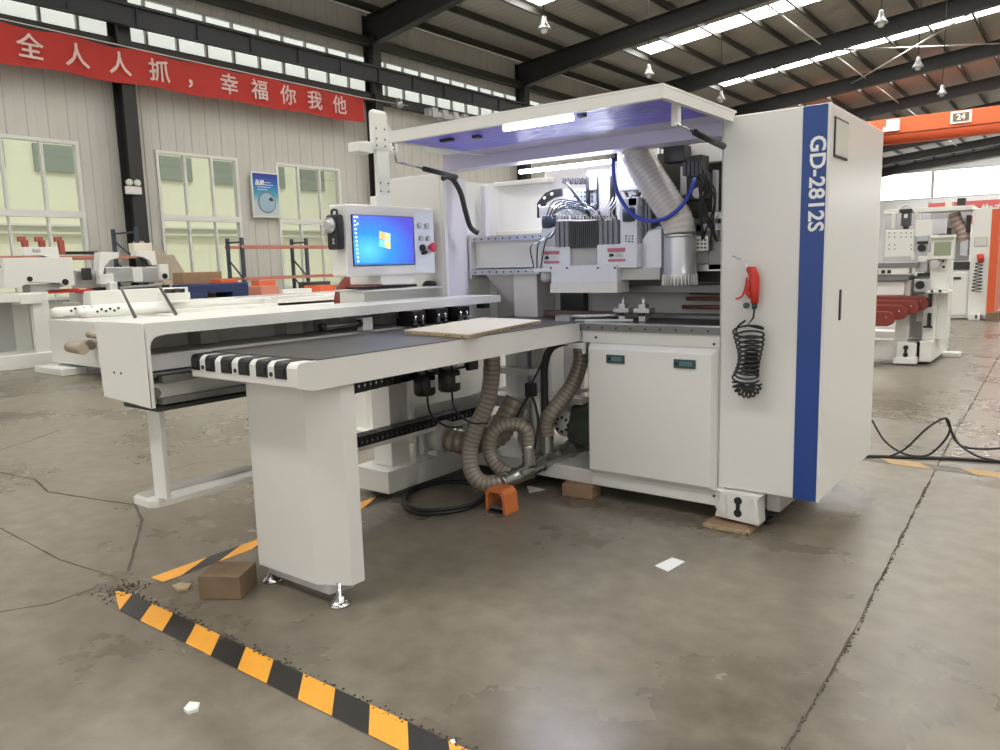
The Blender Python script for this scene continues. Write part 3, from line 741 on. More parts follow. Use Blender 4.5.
# left side frame beneath
bx('side_column', white, -3.52, -3.36, 3.26, 3.42, .17, .96)
MB().prism([(3.42, .96), (3.42, .78), (3.6, .96)], 'x', -3.5, -3.38).build('column_gusset', white, T)
bx('side_base', white, -3.6, -3.30, 3.16, 4.95, .03, .17)
MB().cyl((-3.5, 3.25, 0), (-3.5, 3.25, .04), .02).build('levelling_foot', black, T)
w = MB(); w.box(-3.33, -3.31, 3.42, 4.4, .17, .21).box(-3.33, -3.31, 3.42, 3.46, .2, .52).box(-3.33, -3.31, 3.75, 3.79, .2, .52).box(-3.33, -3.31, 3.42, 4.4, .30, .335).box(-3.33, -3.31, 3.42, 4.4, .42, .52).box(-3.33, -3.31, 3.79, 4.4, .2, .3)
w.build('slotted_side_plate', white, T)
b = MB().box(-3.3, -3.22, 3.52, 3.66, .2, .42); b.use(black)
for p in ((3.55, .24), (3.63, .24), (3.55, .38)): b.cyl((-3.22, *p), (-3.215, *p), .008, 8)
b.mats = [white, black]; b.build('corner_plate', None, T)
bx('inner_back_panel', lilac, -3.5, -2.9, 4.75, 4.8, .1, 1.0)
bx('inner_white_box', white, -3.25, -2.95, 4.3, 4.6, .5, .92)
for x in (-3.05, -2.92): bx('inner_post', lilac, x - .05, x + .05, 4.22, 4.32, .165, 1.0)
bx('inner_rail', white, -3.3, -2.9, 4.1, 4.2, .66, .70); bx('inner_lower_rail', lilac, -3.3, -2.5, 4.15, 4.3, .42, .50)
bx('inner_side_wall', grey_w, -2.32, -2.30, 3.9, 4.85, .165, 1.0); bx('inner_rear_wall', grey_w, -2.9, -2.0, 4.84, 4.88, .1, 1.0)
MB().prism([(-2.72, .93), (-2.34, .93), (-2.34, .90), (-2.62, .91)], 'y', 3.9, 4.4).build('table_bracket', lilac, T)
bx('base_plate', white, -2.72, -2.29, 3.95, 4.5, .08, .115)
b = MB().prism([(-2.32, .93), (-2.3, .93), (-2.3, .87), (-2.31, .87)], 'y', 3.80, 3.83); b.box(-2.40, -2.30, 3.79, 3.83, .90, .93); b.build('corner_bracket', white, T)

# underslung motors
for i, (x, y, zt) in enumerate(((-2.93, 3.12, .82), (-2.78, 3.16, .85))):
    m_ = MB().lathe((x, y, zt - .14), [(.05, 0), (.062, .01), (.062, .11), (.05, .12)]).box(x - .06, x + .05, y - .02, y + .07, zt - .02, zt + .05).build('spindle_motor', black, T)
    MB().cyl((x, y, zt - .02), (x, y, .94), .035, 16).box(x + .02, x + .08, y - .02, y + .04, zt, .94).build('motor_collar', alu, m_)
    MB().box(x + .055, x + .063, y - .015, y + .02, zt - .09, zt - .05).build('motor_label', paper, m_)
    wire('motor_lead', [(x, y + .02, zt - .14), (x + .01, y + .03, zt - .25), (x + .06, y + .1, zt - .33), (x + .1, y + .2, zt - .35)], .006, m_, rubber)
bx('motor_bracket', black, -3.06, -2.95, 3.1, 3.3, .80, .94); bx('second_motor_bracket', black, -2.71, -2.68, 3.22, 3.3, .82, .94)

# ducts and hoses under the table
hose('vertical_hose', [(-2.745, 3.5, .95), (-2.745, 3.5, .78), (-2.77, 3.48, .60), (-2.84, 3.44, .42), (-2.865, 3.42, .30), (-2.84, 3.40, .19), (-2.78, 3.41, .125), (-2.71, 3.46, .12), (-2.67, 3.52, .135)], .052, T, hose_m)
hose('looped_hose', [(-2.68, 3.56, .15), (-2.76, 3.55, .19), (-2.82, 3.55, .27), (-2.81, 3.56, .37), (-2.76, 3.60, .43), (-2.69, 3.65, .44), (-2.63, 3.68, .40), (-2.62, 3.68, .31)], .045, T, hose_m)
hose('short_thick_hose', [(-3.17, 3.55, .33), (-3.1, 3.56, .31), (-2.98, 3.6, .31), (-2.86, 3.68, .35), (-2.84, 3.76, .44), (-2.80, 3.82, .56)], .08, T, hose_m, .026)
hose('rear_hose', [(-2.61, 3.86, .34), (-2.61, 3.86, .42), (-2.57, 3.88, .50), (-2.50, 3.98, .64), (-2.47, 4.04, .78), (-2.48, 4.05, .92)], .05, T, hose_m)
MB().cyl((-3.24, 3.53, .34), (-3.15, 3.55, .33), .10, 24).box(-3.28, -3.24, 3.42, 3.62, .24, .44).build('hose_flange', grey_w, T)
MB().cyl((-2.76, 3.98, .46), (-2.95, 3.90, .46), .08, 20).build('grey_duct', grey_w, T)
pm = resample(spline([(-2.68, 3.46, .12), (-2.64, 3.64, .15), (-2.61, 3.84, .185), (-2.54, 4.06, .23), (-2.48, 4.24, .26), (-2.44, 4.36, .28)], 12), .02)
man = MB().tube(pm, .05, 16, rf=lambda i: .050 if i % 6 else .059).build('foil_manifold', foil, T)
for x, y, z in ((-2.62, 3.68, .18), (-2.61, 3.86, .22)):
    MB().tube([(x, y, z + .02 * i) for i in range(8)], .04, 14, rf=lambda i: .045 if i % 2 else .039).build('branch_pipe', foil, man)
bw = MB().lathe((-2.58, 4.16, .36), [(.06, -.02), (.13, 0), (.145, .03), (.145, .22), (.12, .26), (.05, .27)], 'x', 28).build('blower_motor', green_d, T)
MB().lathe((-2.60, 4.08, .38), [(.02, -.06), (.06, -.055), (.085, -.03), (.09, .0)], 'y', 24).build('motor_cap', mat('pale_cap', (.55, .56, .52), .35), bw)
b = MB()
for k in range(8):
    a = k * math.pi / 4; b.box(-2.60 + .045 * math.cos(a) - .008, -2.60 + .045 * math.cos(a) + .008, 4.014, 4.026, .38 + .045 * math.sin(a) - .008, .38 + .045 * math.sin(a) + .008)
b.build('cap_vents', dark, bw)
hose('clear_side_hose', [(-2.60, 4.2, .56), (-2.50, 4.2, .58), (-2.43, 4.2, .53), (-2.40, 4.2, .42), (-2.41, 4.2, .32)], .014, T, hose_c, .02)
MB().box(-2.62, -2.50, 4.1, 4.2, .50, .54).build('terminal_box', cream, bw)
wire('thick_black_hose', [(-2.40, 4.0, .92), (-2.50, 3.95, .92), (-2.60, 3.92, .88), (-2.64, 3.90, .78), (-2.64, 3.89, .62), (-2.63, 3.88, .45)], .024, T, rubber, 10)
wire('black_lead', [(-2.62, 3.7, .62), (-2.66, 3.69, .56), (-2.71, 3.68, .47), (-2.76, 3.66, .40)], .009, T, rubber)
wire('second_black_lead', [(-2.61, 3.7, .62), (-2.58, 3.7, .56), (-2.56, 3.7, .44), (-2.58, 3.68, .3)], .009, T, rubber)
wire('third_black_lead', [(-2.61, 3.7, .68), (-2.57, 3.74, .78), (-2.54, 3.8, .90)], .006, T, rubber)
MB().box(-2.64, -2.585, 3.68, 3.73, .61, .69).build('junction_block', black, T)
MB().cyl((-2.70, 3.9, .2), (-2.70, 3.9, .60), .045, 18).build('clear_filter_bowl', glassy, T)
bx('white_machine_body', white, -3.70, -3.66, 3.5, 4.9, .18, .98)

# air gun hanging on the cabinet
t = thing('air_blow_gun', 'red air blow gun with coiled black hose hanging on the tall cabinet', 'air gun', (-1.312, 3.79, .70))
b = MB().tube([(-1.307, 3.785, 1.17), (-1.307, 3.785, 1.24), (-1.312, 3.785, 1.30), (-1.324, 3.785, 1.335), (-1.347, 3.785, 1.338)], .02, 12, rf=lambda i: (.018, .022, .026, .024, .014)[i])
b.tube([(-1.317, 3.785, 1.31), (-1.337, 3.785, 1.27), (-1.344, 3.785, 1.22), (-1.324, 3.785, 1.20)], .012, 10); b.build('gun_body', red, t)
MB().tube(spline([(-1.347, 3.785, 1.30), (-1.357, 3.785, 1.24), (-1.372, 3.785, 1.205), (-1.402, 3.785, 1.192)], 5), .005, 8).build('trigger', red, t)
MB().tube(spline([(-1.342, 3.785, 1.34), (-1.372, 3.785, 1.38), (-1.422, 3.785, 1.405)], 5), .004, 8).build('nozzle', steel, t)
MB().cyl((-1.307, 3.785, 1.145), (-1.307, 3.785, 1.175), .013, 12).cyl((-1.347, 3.79, 1.16), (-1.347, 3.775, 1.16), .015, 14).build('fitting', teal_d, t)
cp = [Vector((-1.307, 3.785, 1.15)), Vector((-1.312, 3.785, 1.10)), Vector((-1.342, 3.785, 1.06))]
turns = 11; H = [.99, .76]
for i in range(turns * 16 + 1):
    u = i / (turns * 16); a = 2 * math.pi * u * turns; sw = math.sin(u * math.pi * 1.15)
    rx_ = .062 + .012 * math.cos(u * 5) + .004; z = 1.045 - .255 * (u ** .92)
    cp.append(Vector((-1.335 + .012 * math.sin(u * 4) + rx_ * math.cos(a), 3.775 + .022 * math.sin(a), z + .022 * math.sin(a))))
b = MB().tube(cp, .0052, 8)
end = [Vector((-1.335, 3.775, .735))]
cl = []
for i in range(9 * 14 + 1):                              # bottom bundle where the coil turns back
    u = i / (9 * 14); th = math.pi * (1.0 + u); a = 2 * math.pi * u * 9
    c0 = Vector((-1.335 + .046 * math.cos(th), 3.775, .772 + .046 * math.sin(th))); rad = Vector((math.cos(th), 0, math.sin(th)))
    cl.append(c0 + rad * .028 * math.cos(a) + Vector((0, .022, 0)) * math.sin(a))
b.tube(cl, .0052, 8)
cp2 = []
for i in range(10 * 14 + 1):
    u = i / 140; a = 2 * math.pi * u * 10
    cp2.append(Vector((-1.317 + .03 * math.cos(a), 3.782 + .02 * math.sin(a), .81 + .12 * u)))
b.tube(cp2, .0052, 8)
b.tube(spline([(-1.332, 3.79, 1.0), (-1.392, 3.785, 1.01), (-1.392, 3.785, 1.05), (-1.352, 3.785, 1.085)], 6), .0052, 8)
b.build('coiled_hose', rubber, t)

# header beam and canopy
hd = bx('header_beam', mat('violet_lit_white', (.56, .54, .70), .35), -3.36, -1.497, 3.835, 3.98, 2.0, 2.10)  # white beam; the violet light on it is put into its colour
can = MB()
X0, X1, Y0, Y1, Z0 = -3.03, -1.44, 3.03, 3.84, 2.085
can.box(X0, X1, Y0, Y0 + .03, Z0 - .03, Z0 + .018).box(X0 + .001, X0 + .03, Y0 + .03, Y1, Z0 - .028, Z0 + .018).box(X1 - .03, X1 - .001, Y0 + .03, Y1, Z0 - .028, Z0 + .018)
can.box(X0, X1, Y0, Y1 + .02, Z0 + .018, Z0 + .030)
can.hexa([(-3.36, Y1 - .15, Z0 + .018), (X0, Y1 - .6, Z0 + .018), (X0, Y1, Z0 + .018), (-3.36, Y1, Z0 + .018), (-3.36, Y1 - .15, Z0 + .026), (X0, Y1 - .6, Z0 + .026), (X0, Y1, Z0 + .026), (-3.36, Y1, Z0 + .026)])
can = can.build('canopy', white, T, .0)
MB().box(X0 + .03, X1 - .03, Y0 + .03, Y0 + .60, Z0 - .018, Z0 - .008).build('canopy_lining', film, can)
MB().box(X0 + .03, X1 - .03, Y0 + .602, Y1 - .005, Z0 - .016, Z0 - .006).build('canopy_rear_lining', MATS['violet_lit_white'], can)  # white underside, tinted with the same violet light in its colour
for xa, xb in ((-2.32, -1.93), ):
    MB().tube([(xa, Y0 + .085, Z0 - .034), (xb, Y0 + .085, Z0 - .034)], .014, 10).build('canopy_light_tube', led, can)
for q_ in ((-1.92, -1.88, Y0 + .10, Y0 + .13), (-2.62, -2.58, Y0 + .2, Y0 + .24), (-2.82, -2.74, Y0 + .17, Y0 + .2)):
    MB().box(*q_, Z0 - .032, Z0 - .016).build('canopy_catch', dark, can)
g = MB().box(X1 - .05, X1 - .02, 3.215, 3.25, 1.97, 2.07).build('strut_bracket', white, can)
MB().cyl((X1 - .02, 3.20, 1.975), (X1 - .02, 3.42, 1.96), .006, 8).build('strut_rod', steel, can); MB().cyl((X1 - .02, 3.40, 1.962), (X1 - .02, 3.74, 1.935), .016, 12).build('gas_strut', black, can)
a = Vector((-3.0, 3.05, 1.955)); c_ = Vector((-3.20, 3.78, 1.945))
MB().cyl(a, a.lerp(c_, .45), .006, 8).build('strut_rod', steel, can); MB().cyl(a.lerp(c_, .42), c_, .015, 12).build('gas_strut', black, can)
MB().cyl((-3.02, 3.05, 2.06), (-3.0, 3.05, 1.95), .006, 8).build('strut_link', steel, can)
# left housing
bx('left_housing_front', white, -3.96, -3.39, 3.83, 3.87, 1.0, 1.99)
bx('left_housing_wall', lilac, -3.42, -3.39, 3.87, 4.1, .95, 1.97)
MB().prism([(-3.39, 1.0), (-3.36, 1.0), (-3.36, 1.99), (-3.39, 1.99)], 'y', 3.835, 3.86).build('housing_edge', white, T)
b = MB()
pts = [(-3.40, 3.86), (-3.40, 4.22), (-3.39, 4.33), (-3.33, 4.39), (-3.22, 4.42), (-2.95, 4.44), (-2.95, 4.46), (-3.25, 4.45), (-3.36, 4.41), (-3.42, 4.34), (-3.43, 4.22), (-3.43, 3.86)]
b.prism(pts, 'z', 1.0, 1.955).build('curved_housing_panel', white, T)
bx('back_panel', mat('warm_white_panel', (.68, .65, .66), .4), -2.98, -1.2, 4.44, 4.47, .98, 2.02)
bx('left_back_post', lilac, -3.35, -3.31, 4.20, 4.24, 1.58, 1.93)
bx('upper_back_ledge', white, -3.36, -2.9, 4.36, 4.44, 1.93, 1.96)
bx('shelf_ledge', cream, -3.3, -2.7, 4.3, 4.44, 1.59, 1.62)
wire('black_conduit', [(-3.335, 3.80, 1.948), (-3.29, 3.80, 1.955), (-3.25, 3.81, 1.93), (-3.22, 3.84, 1.85), (-3.22, 3.88, 1.74), (-3.23, 3.94, 1.64), (-3.20, 3.98, 1.60)], .017, T, rubber, 10)
# cross beam
cb = bx('cross_beam', white, -3.37, -1.3, 4.15, 4.35, 1.37, 1.555)
for z in (1.565, 1.345):
    b = MB().box(-3.37, -1.3, 4.10, 4.2, z - .018, z + .018); b.build('linear_rail', alu, cb)
    b = MB()
    for i in range(20): b.cyl((-3.33 + i * .06, 4.10, z), (-3.33 + i * .06, 4.097, z), .006, 8)
    b.build('rail_bolts', dark, cb)
bx('beam_end_plate', grey_w, -3.38, -3.36, 4.09, 4.36, 1.30, 1.60, cb)
bx('beam_pillar', white, -3.05, -2.86, 4.15, 4.35, .99, 1.33)
MB().prism([(-3.33, 1.33), (-3.08, 1.33), (-3.08, 1.10)], 'y', 4.2, 4.22).build('pillar_gusset', grey_w, T)
bx('dark_column', black, -2.78, -2.60, 4.3, 4.4, .99, 1.33)
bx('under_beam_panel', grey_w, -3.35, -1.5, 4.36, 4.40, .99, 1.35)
# rollers and slats deep in the work area
for i, (y, z) in enumerate(((4.33, 1.06), (4.31, 1.115), (4.30, 1.165), (4.28, 1.20))):
    MB().cyl((-1.95 + .03 * i, y, z), (-1.5, y, z), .012, 10).build('copper_roller', mat('copper_brown', (.25, .1, .07), .35, .3) if i == 0 else MATS['copper_brown'], T)
bx('cream_guide', cream, -1.75, -1.5, 4.26, 4.3, 1.21, 1.245); bx('slat_bed', alud, -2.3, -1.5, 4.2, 4.36, 1.05, 1.075)
bx('brown_side_rail', mat('brown_grey_rail', (.16, .11, .10), .4), -3.1, -2.1, 4.22, 4.30, 1.05, 1.085)
for x in (-2.15, -2.02):
    b = MB().use(alu).box(x - .02, x + .02, 3.98, 4.03, 1.05, 1.15).box(x - .05, x + .05, 3.97, 4.05, 1.10, 1.125).cyl((x, 4.0, 1.12), (x, 4.0, 1.19), .012, 10)
    b.use(black).box(x - .02, x + .02, 3.96, 3.98, 1.08, 1.10).build('gripper', None, T)
b = MB().box(-2.42, -2.08, 3.92, 4.0, 1.05, 1.062, rot=.35); b.box(-2.52, -2.42, 3.84, 3.93, 1.05, 1.085); b.cyl((-2.45, 3.88, 1.075), (-2.15, 4.0, 1.085), .011, 8)
b.build('gripper_arm', alu, T)

# ---------------------------------------------------------------- drilling heads
YH = 4.0
def hp(px, py, y=YH): q = at(px, py, 'y', y); return q.x, q.z
def hb(name, m, px0, px1, py0, py1, dep=.1, y=YH, p=T, bevel=.003):
    xa, za = hp(px0, (py0 + py1) / 2, y); xb, _ = hp(px1, (py0 + py1) / 2, y); zt = hp((px0 + px1) / 2, py0, y)[1]; zb = hp((px0 + px1) / 2, py1, y)[1]
    return MB().box(xa, xb, y, y + dep, zb, zt).build(name, m, p, bevel)
hc = hb('head_carriage', head_w, 545, 638, 240, 270, .12, 4.04)
hb('left_spindle_cover', head_w, 543, 570, 246, 269, .05, 4.0, hc); hb('middle_cover', grey_w, 569, 597, 247, 266, .03, 4.02, hc)
hb('right_spindle_cover', head_w, 597, 637, 244, 268, .1, 3.96, hc)
for px0, px1, py0, py1, nm in ((544, 559, 251, 254.5, 3.995), (544, 559, 261, 263.5, 3.995), (607.5, 625, 248, 252, 3.955), (608, 625, 259, 261.5, 3.955)):
    hb('warning_strip', labelred, px0, px1, py0, py1, .003, nm, hc, 0)
for px, py, y in ((546.5, 258, 3.995), (611, 255.5, 3.955)):
    x, z = hp(px, py, y); MB().prism([(x - .012, z - .008), (x + .014, z - .006), (x + .02, z), (x + .008, z + .012), (x - .01, z + .01)], 'y', y - .002, y + .001).build('warning_symbol', black, hc)
    xx = [x + .03 + .002 * i for i in range(3)]; b = MB()
    for i in range(3): b.box(x + .032, x + .075, y - .001, y + .001, z + .008 - i * .008, z + .0105 - i * .008)
    b.build('warning_text', grey_w, hc)
sk = hb('lower_skirt', mat('cold_white_cover', (.72, .74, .80), .3), 551, 617, 265, 283, .14, 3.95, hc)
hb('skirt_flange', white, 550, 617, 283, 293, .15, 3.94, hc)
hb('side_skirt', grey_w, 617, 660, 268, 280, .14, 4.0, hc)
b = MB()
for px in (551, 567, 598, 615): x, z = hp(px, 268, 3.95); b.cyl((x, 3.951, z), (x, 3.945, z), .006, 8)
b.build('skirt_screws', dark, hc)
def fins(name, m, px0, px1, py0, py1, n, y=3.98, dep=.12):
    b = MB(); x0, _ = hp(px0, 230, y); x1, _ = hp(px1, 230, y); zt = hp((px0 + px1) / 2, py0, y)[1]; zb = hp((px0 + px1) / 2, py1, y)[1]
    b.box(x0, x1, y + .012, y + dep, zb, zt); L = (x1 - x0) / n
    for i in range(n): b.box(x0 + L * i + L * .12, x0 + L * (i + 1) - L * .12, y, y + .02, zb, zt)
    return b.build(name, m, hc)
fins('grey_cylinder_block', fin, 555, 569, 221, 247, 3); fins('dark_cylinder_block', fin_d, 569, 598, 221, 248, 14); fins('right_cylinder_block', fin, 598, 618, 220, 245, 4)
fins('far_right_fin_block', fin, 637, 651, 200, 245, 4, 4.05)
b = MB()
for px0, px1 in ((556, 569), (570, 598), (599, 618)):
    for i in range(int((px1 - px0) / 3)): x, z = hp(px0 + 1.5 + i * 3, 219.5, 3.99); b.cyl((x, 4.0, z), (x, 4.0, z + .02), .007, 8)
b.build('air_fittings', black, hc)
rnd = random.Random(11)
for k in range(16):                                       # white pneumatic tubes bending up from the cylinder block
    px = 558 + k * 2.5; x, z = hp(px, 219, 3.98); e = hp(px - 3 + rnd.uniform(-7, 7), 204 + rnd.uniform(-3, 5), 4.03)
    wire('pneumatic_tube', [(x, 3.99, z), (x + rnd.uniform(-.01, .01), 3.97, z + .035), ((x + e[0]) / 2 + rnd.uniform(-.02, .02), 3.97, z + .07), (e[0], 4.03, e[1]), (e[0] + .02, 4.1, e[1] + .02)], .0042, hc, head_w, 6, 5)
for k in range(5):
    x, z = hp(600 + k * 3.5, 219, 3.98); wire('pneumatic_tube', [(x, 3.99, z), (x - .01, 3.97, z + .04), (x + .02, 3.99, z + .09), (x + .0, 4.06, z + .14)], .004, hc, head_w, 6, 5)
for k in range(5):
    a_, c1, c2 = hp(545 + 3 * k, 219 - k * 2, 3.96), hp(556 + 4 * k, 200 + 2 * k, 3.95), hp(590 + k, 206 + k * 3, 3.97)
    wire('dark_signal_lead', [(a_[0], 3.97, a_[1]), (c1[0], 3.95, c1[1]), (c2[0], 3.98, c2[1]), (c2[0] + .04, 4.05, c2[1] - .06)], .0038, hc, rubber, 6, 6)
for k in range(7):                                        # cables at the left side of the head
    a_, c1, c2 = hp(533 + k, 268 + k, 3.97), hp(534 + 2.5 * k, 248 - k, 3.96), hp(548 + k, 233 - k, 3.99)
    wire('side_lead', [(a_[0], 3.98, a_[1]), (c1[0] - .02, 3.95, c1[1]), (c1[0] + .02, 3.96, c1[1] + .03), (c2[0], 4.02, c2[1])], .004, hc, rubber if k % 3 == 0 else head_w, 6, 6)
vb = hb('valve_bank', mat('pale_blue_grey_block', (.42, .46, .50), .4), 563, 596, 188, 214, .1, 4.06, hc)
b = MB()
for i in range(6):
    for j in range(5): x, z = hp(574 + i * 3.6, 192 + j * 4.5, 4.055); b.cyl((x, 4.061, z), (x, 4.052, z), .005, 6)
b.build('valve_ports', dark, vb)
b = MB()
for i in range(10):
    x, z = hp(563 + i * 2.4, 180 + (i % 2), 4.05); b.box(x - .006, x + .006, 4.04, 4.07, z - .02, z + .012)
b.build('comb_connector', dark, vb)
hb('valve_top', mat('white_block', (.6, .63, .66), .4), 587, 600, 170, 190, .1, 4.05, hc); hb('upper_plate', white, 598, 610, 170, 216, .08, 4.03, hc)
for p0_, p1_ in ((596.5, 598), (610, 612), (586, 587)): hb('dark_edge_bar', dark, p0_, p1_, 176, 217, .04, 4.02, hc, 0)  # dark bars added to set the pale plate off its background
wire('diagonal_cable', [hp(567, 183, 4.0)[:1] + (4.0,) + hp(567, 183, 4.0)[1:], hp(575, 192, 4.0)[:1] + (3.98,) + hp(575, 192, 4.0)[1:], hp(585, 207, 4.0)[:1] + (3.99,) + hp(585, 207, 4.0)[1:]], .009, hc, rubber)
# dark drag-chain bracket with holes
o_ = [hp(*p, 4.03) for p in ((537, 218), (537, 203), (545, 193), (553, 189.5), (561, 188.5), (561, 196), (553, 198), (545, 203), (543, 208), (543, 215))]
hbk = MB().prism(o_, 'y', 4.03, 4.05).build('chain_bracket', black, hc)
b = MB()
for p in ((539.5, 206), (544.5, 198), (552, 194)): x, z = hp(*p, 4.03); b.cyl((x, 4.031, z), (x, 4.026, z), .009, 10)
b.build('bracket_holes', white, hbk)
hb('left_cap_block', white, 539, 556, 206, 216, .08, 4.0, hc)
for px, py in ((546.5, 221), (628, 214)):
    x, z = hp(px, py, 3.99); MB().lathe((x, 4.02, z), [(.02, -.045), (.045, -.04), (.048, -.0), (.045, .03), (.02, .045)], 'z', 18).build('dark_pressure_cap', mat('slate_blue_cap', (.05, .07, .10), .4) if px < 600 else MATS['slate_blue_cap'], hc)
hb('left_leg_block', head_w, 541, 555, 227, 246, .08, 4.0, hc)
hb('left_bracket', head_w, 533, 551, 268, 272, .05, 3.97, hc)
x, z = hp(545, 277, 3.99); MB().lathe((x, 4.0, z), [(.02, -.03), (.04, 0), (.03, .03)], 'y').build('left_pulley', grey_w, hc)
# right spindle column
hb('column_front', head_w, 620, 637, 198, 245, .12, 4.0, hc)
b = MB()
for i in range(3):
    for j in range(3): x, z = hp(626 + i * 3.3, 236 + j * 2.8, 3.998); b.box(x - .004, x + .004, 3.994, 3.999, z - .004, z + .004)
b.build('port_grid', dark, hc)
hb('white_spindle_box', mat('bright_white_box', (.78, .78, .78), .3), 617, 645, 144, 190, .16, 4.05, hc)
x0_, zt_ = hp(622, 190, 4.1); x1_, zb_ = hp(641, 198, 4.1); xc = (x0_ + x1_) / 2
MB().lathe((xc, 4.12, zb_), [((x1_ - x0_) / 3.4, 0), ((x1_ - x0_) / 2, zt_ - zb_)], 'z', 20).build('spindle_cone', steel, hc)
hb('column_top_block', head_w, 628, 638, 197, 206, .1, 4.0, hc)
# transparent duct from ceiling to hood
def P3(px, py, y): q = at(px, py, 'y', y); return (q.x, q.y, q.z)
hose('clear_extraction_hose', [P3(634, 142, 4.0), P3(640, 160, 4.0), P3(653, 182, 4.0), P3(668, 205, 4.0), P3(678, 222, 4.0), P3(680, 234, 4.0)], .088, T, hose_c, .013, .08, 22)
c0 = P3(680, 262, 4.02)
zt = P3(680, 231, 4.02)[2]; zb = P3(680, 285, 4.02)[2]
hd2 = MB().lathe((c0[0], 4.02, 0), [(.085, zb), (.095, zb + .002), (.092, zb + .07), (.089, zb + .075), (.089, zt - .05), (.082, zt - .02), (.082, zt)], 'z', 28).build('extraction_hood', alu, T)
MB().lathe((c0[0], 4.02, 0), [(.089, zt - .035), (.092, zt - .03), (.092, zt - .02), (.089, zt - .015)], 'z', 28).build('hood_clamp', steel, hd2)
b = MB()
for k in range(30):
    a = 2 * math.pi * k / 30; b.box(c0[0] + .094 * math.cos(a) - .003, c0[0] + .094 * math.cos(a) + .003, 4.02 + .094 * math.sin(a) - .003, 4.02 + .094 * math.sin(a) + .003, zb, zb + .06)
b.build('hood_bristles', white, hd2)
o_ = [hp(*p, 4.05) for p in ((643, 278), (644, 240), (650, 230), (664, 227), (664, 276), (655, 279))]
MB().prism(o_, 'y', 4.02, 4.12).build('silver_elbow', mat('silver_sheet', (.62, .63, .68), .3, .35), T, .01)
wire('blue_air_hose', [P3(613, 158, 3.9), P3(614, 178, 3.9), P3(619, 196, 3.9), P3(632, 214, 3.9), P3(650, 221, 3.9), P3(668, 217, 3.9), P3(683, 204, 3.92), P3(691, 190, 3.95), P3(695, 178, 4.0)], .011, T, blueh, 10)
# cluster at the right: valves, motors, wiring
hb('black_junction_box', black, 663, 684, 145, 162, .1, 4.1); hb('dark_valve_stack', dark, 688, 702, 155, 172, .1, 4.08)
hb('rear_dark_panel', olive, 655, 724, 150, 230, .03, 4.3); hb('rear_white_box', white, 684, 722, 143, 163, .1, 4.22)
hb('white_manifold', white, 680, 688, 166, 195, .06, 4.1); hb('regulator_body', dark, 686, 706, 172, 200, .08, 4.1)
hb('grey_motor_upper', fin, 688, 702, 218, 240, .1, 4.1); hb('grey_motor_lower', alud, 708, 723, 240, 270, .1, 4.1); hb('rail_block', alu, 706, 722, 212, 219, .12, 4.05)
hb('holed_plate', white, 695, 708, 236, 251, .02, 4.05)
b = MB()
for i in range(3):
    for j in range(3): x, z = hp(698 + i * 3.5, 240 + j * 3.8, 4.045); b.cyl((x, 4.051, z), (x, 4.043, z), .005, 6)
b.build('plate_holes', black, T)
x, z = hp(697, 193, 4.08); MB().lathe((x, 4.1, z), [(.022, -.02), (.03, -.015), (.03, .02)], 'y').build('pressure_gauge', white, T)
hb('black_cap', black, 688, 702, 211, 218, .1, 4.08); hb('lower_rail_stack', alud, 618, 722, 285, 293, .06, 4.2)
hb('shaded_gap_block', dark, 690, 722, 268, 282, .05, 4.2); hb('grey_vertical_bar', grey_w, 712, 716, 170, 240, .04, 4.1)  # solid dark block paints the shade of the lower gap
for k in range(9):
    a_ = hp(690 + rnd.uniform(-3, 18), 165 + rnd.uniform(0, 8), 4.0); c2 = hp(706 + rnd.uniform(-8, 10), 200 + rnd.uniform(-8, 8), 4.0); e = hp(700 + rnd.uniform(-4, 14), 232 + rnd.uniform(0, 12), 4.0)
    wire('valve_lead', [(a_[0], 4.05, a_[1]), ((a_[0] + c2[0]) / 2 + .03, 4.02, (a_[1] + c2[1]) / 2), (c2[0], 4.0, c2[1]), (e[0], 4.05, e[1])], .005, T, rubber, 6, 6)
for k in range(5):
    a_ = hp(686 + 4 * k, 162, 4.05); e = hp(688 + 5 * k, 176, 4.05); MB().box(a_[0] - .01, a_[0] + .008, 4.03, 4.08, e[1], a_[1]).build('valve_module', black, T)
# LED tube under the header, lighting the inside
MB().tube([(-2.86, 3.99, 1.96), (-2.21, 3.99, 1.96)], .013, 10).build('work_light_tube', led, T)

# ---------------------------------------------------------------- control panel on its arm
ar = MB().box(-3.535, -3.50, 3.395, 3.50, 1.76, 2.14).build('panel_arm', white2, T, .008)
MB().box(-3.54, -3.49, 3.365, 3.495, 2.10, 2.345).build('arm_head', white2, ar, .03)
MB().box(-3.55, -3.49, 3.36, 3.495, 1.74, 1.83).build('arm_foot', white2, ar, .008)
MB().prism([(3.47, 2.32), (3.60, 2.20), (3.60, 2.11), (3.47, 2.11)], 'x', -3.60, -3.52).build('arm_knuckle', white2, ar, .006)
MB().prism([(3.25, 2.085), (3.38, 2.085), (3.38, 2.155), (3.25, 2.14)], 'x', -3.60, -3.51).build('stub_arm', white2, ar, .006)
b = MB()
for z in (2.13, 2.17, 2.23): b.cyl((-3.489, 3.385, z), (-3.485, 3.385, z), .005, 8).cyl((-3.489, 3.455, z), (-3.485, 3.455, z), .005, 8)
for z in (1.86, 1.91): b.cyl((-3.50, 3.41, z), (-3.495, 3.41, z), .005, 8).cyl((-3.50, 3.475, z), (-3.495, 3.475, z), .005, 8)
b.build('arm_bolts', dark, ar)
pn = MB().box(-3.54, -3.4, 3.0208, 3.776, 1.3481, 1.7634).build('control_panel', white, T, .012)
sc = MB().box(-3.405, -3.394, 3.0652, 3.5778, 1.4076, 1.704).build('screen_bezel', black, pn)
MB().box(-3.394, -3.392, 3.0699, 3.5683, 1.4123, 1.7002).build('screen', screenm, pn)
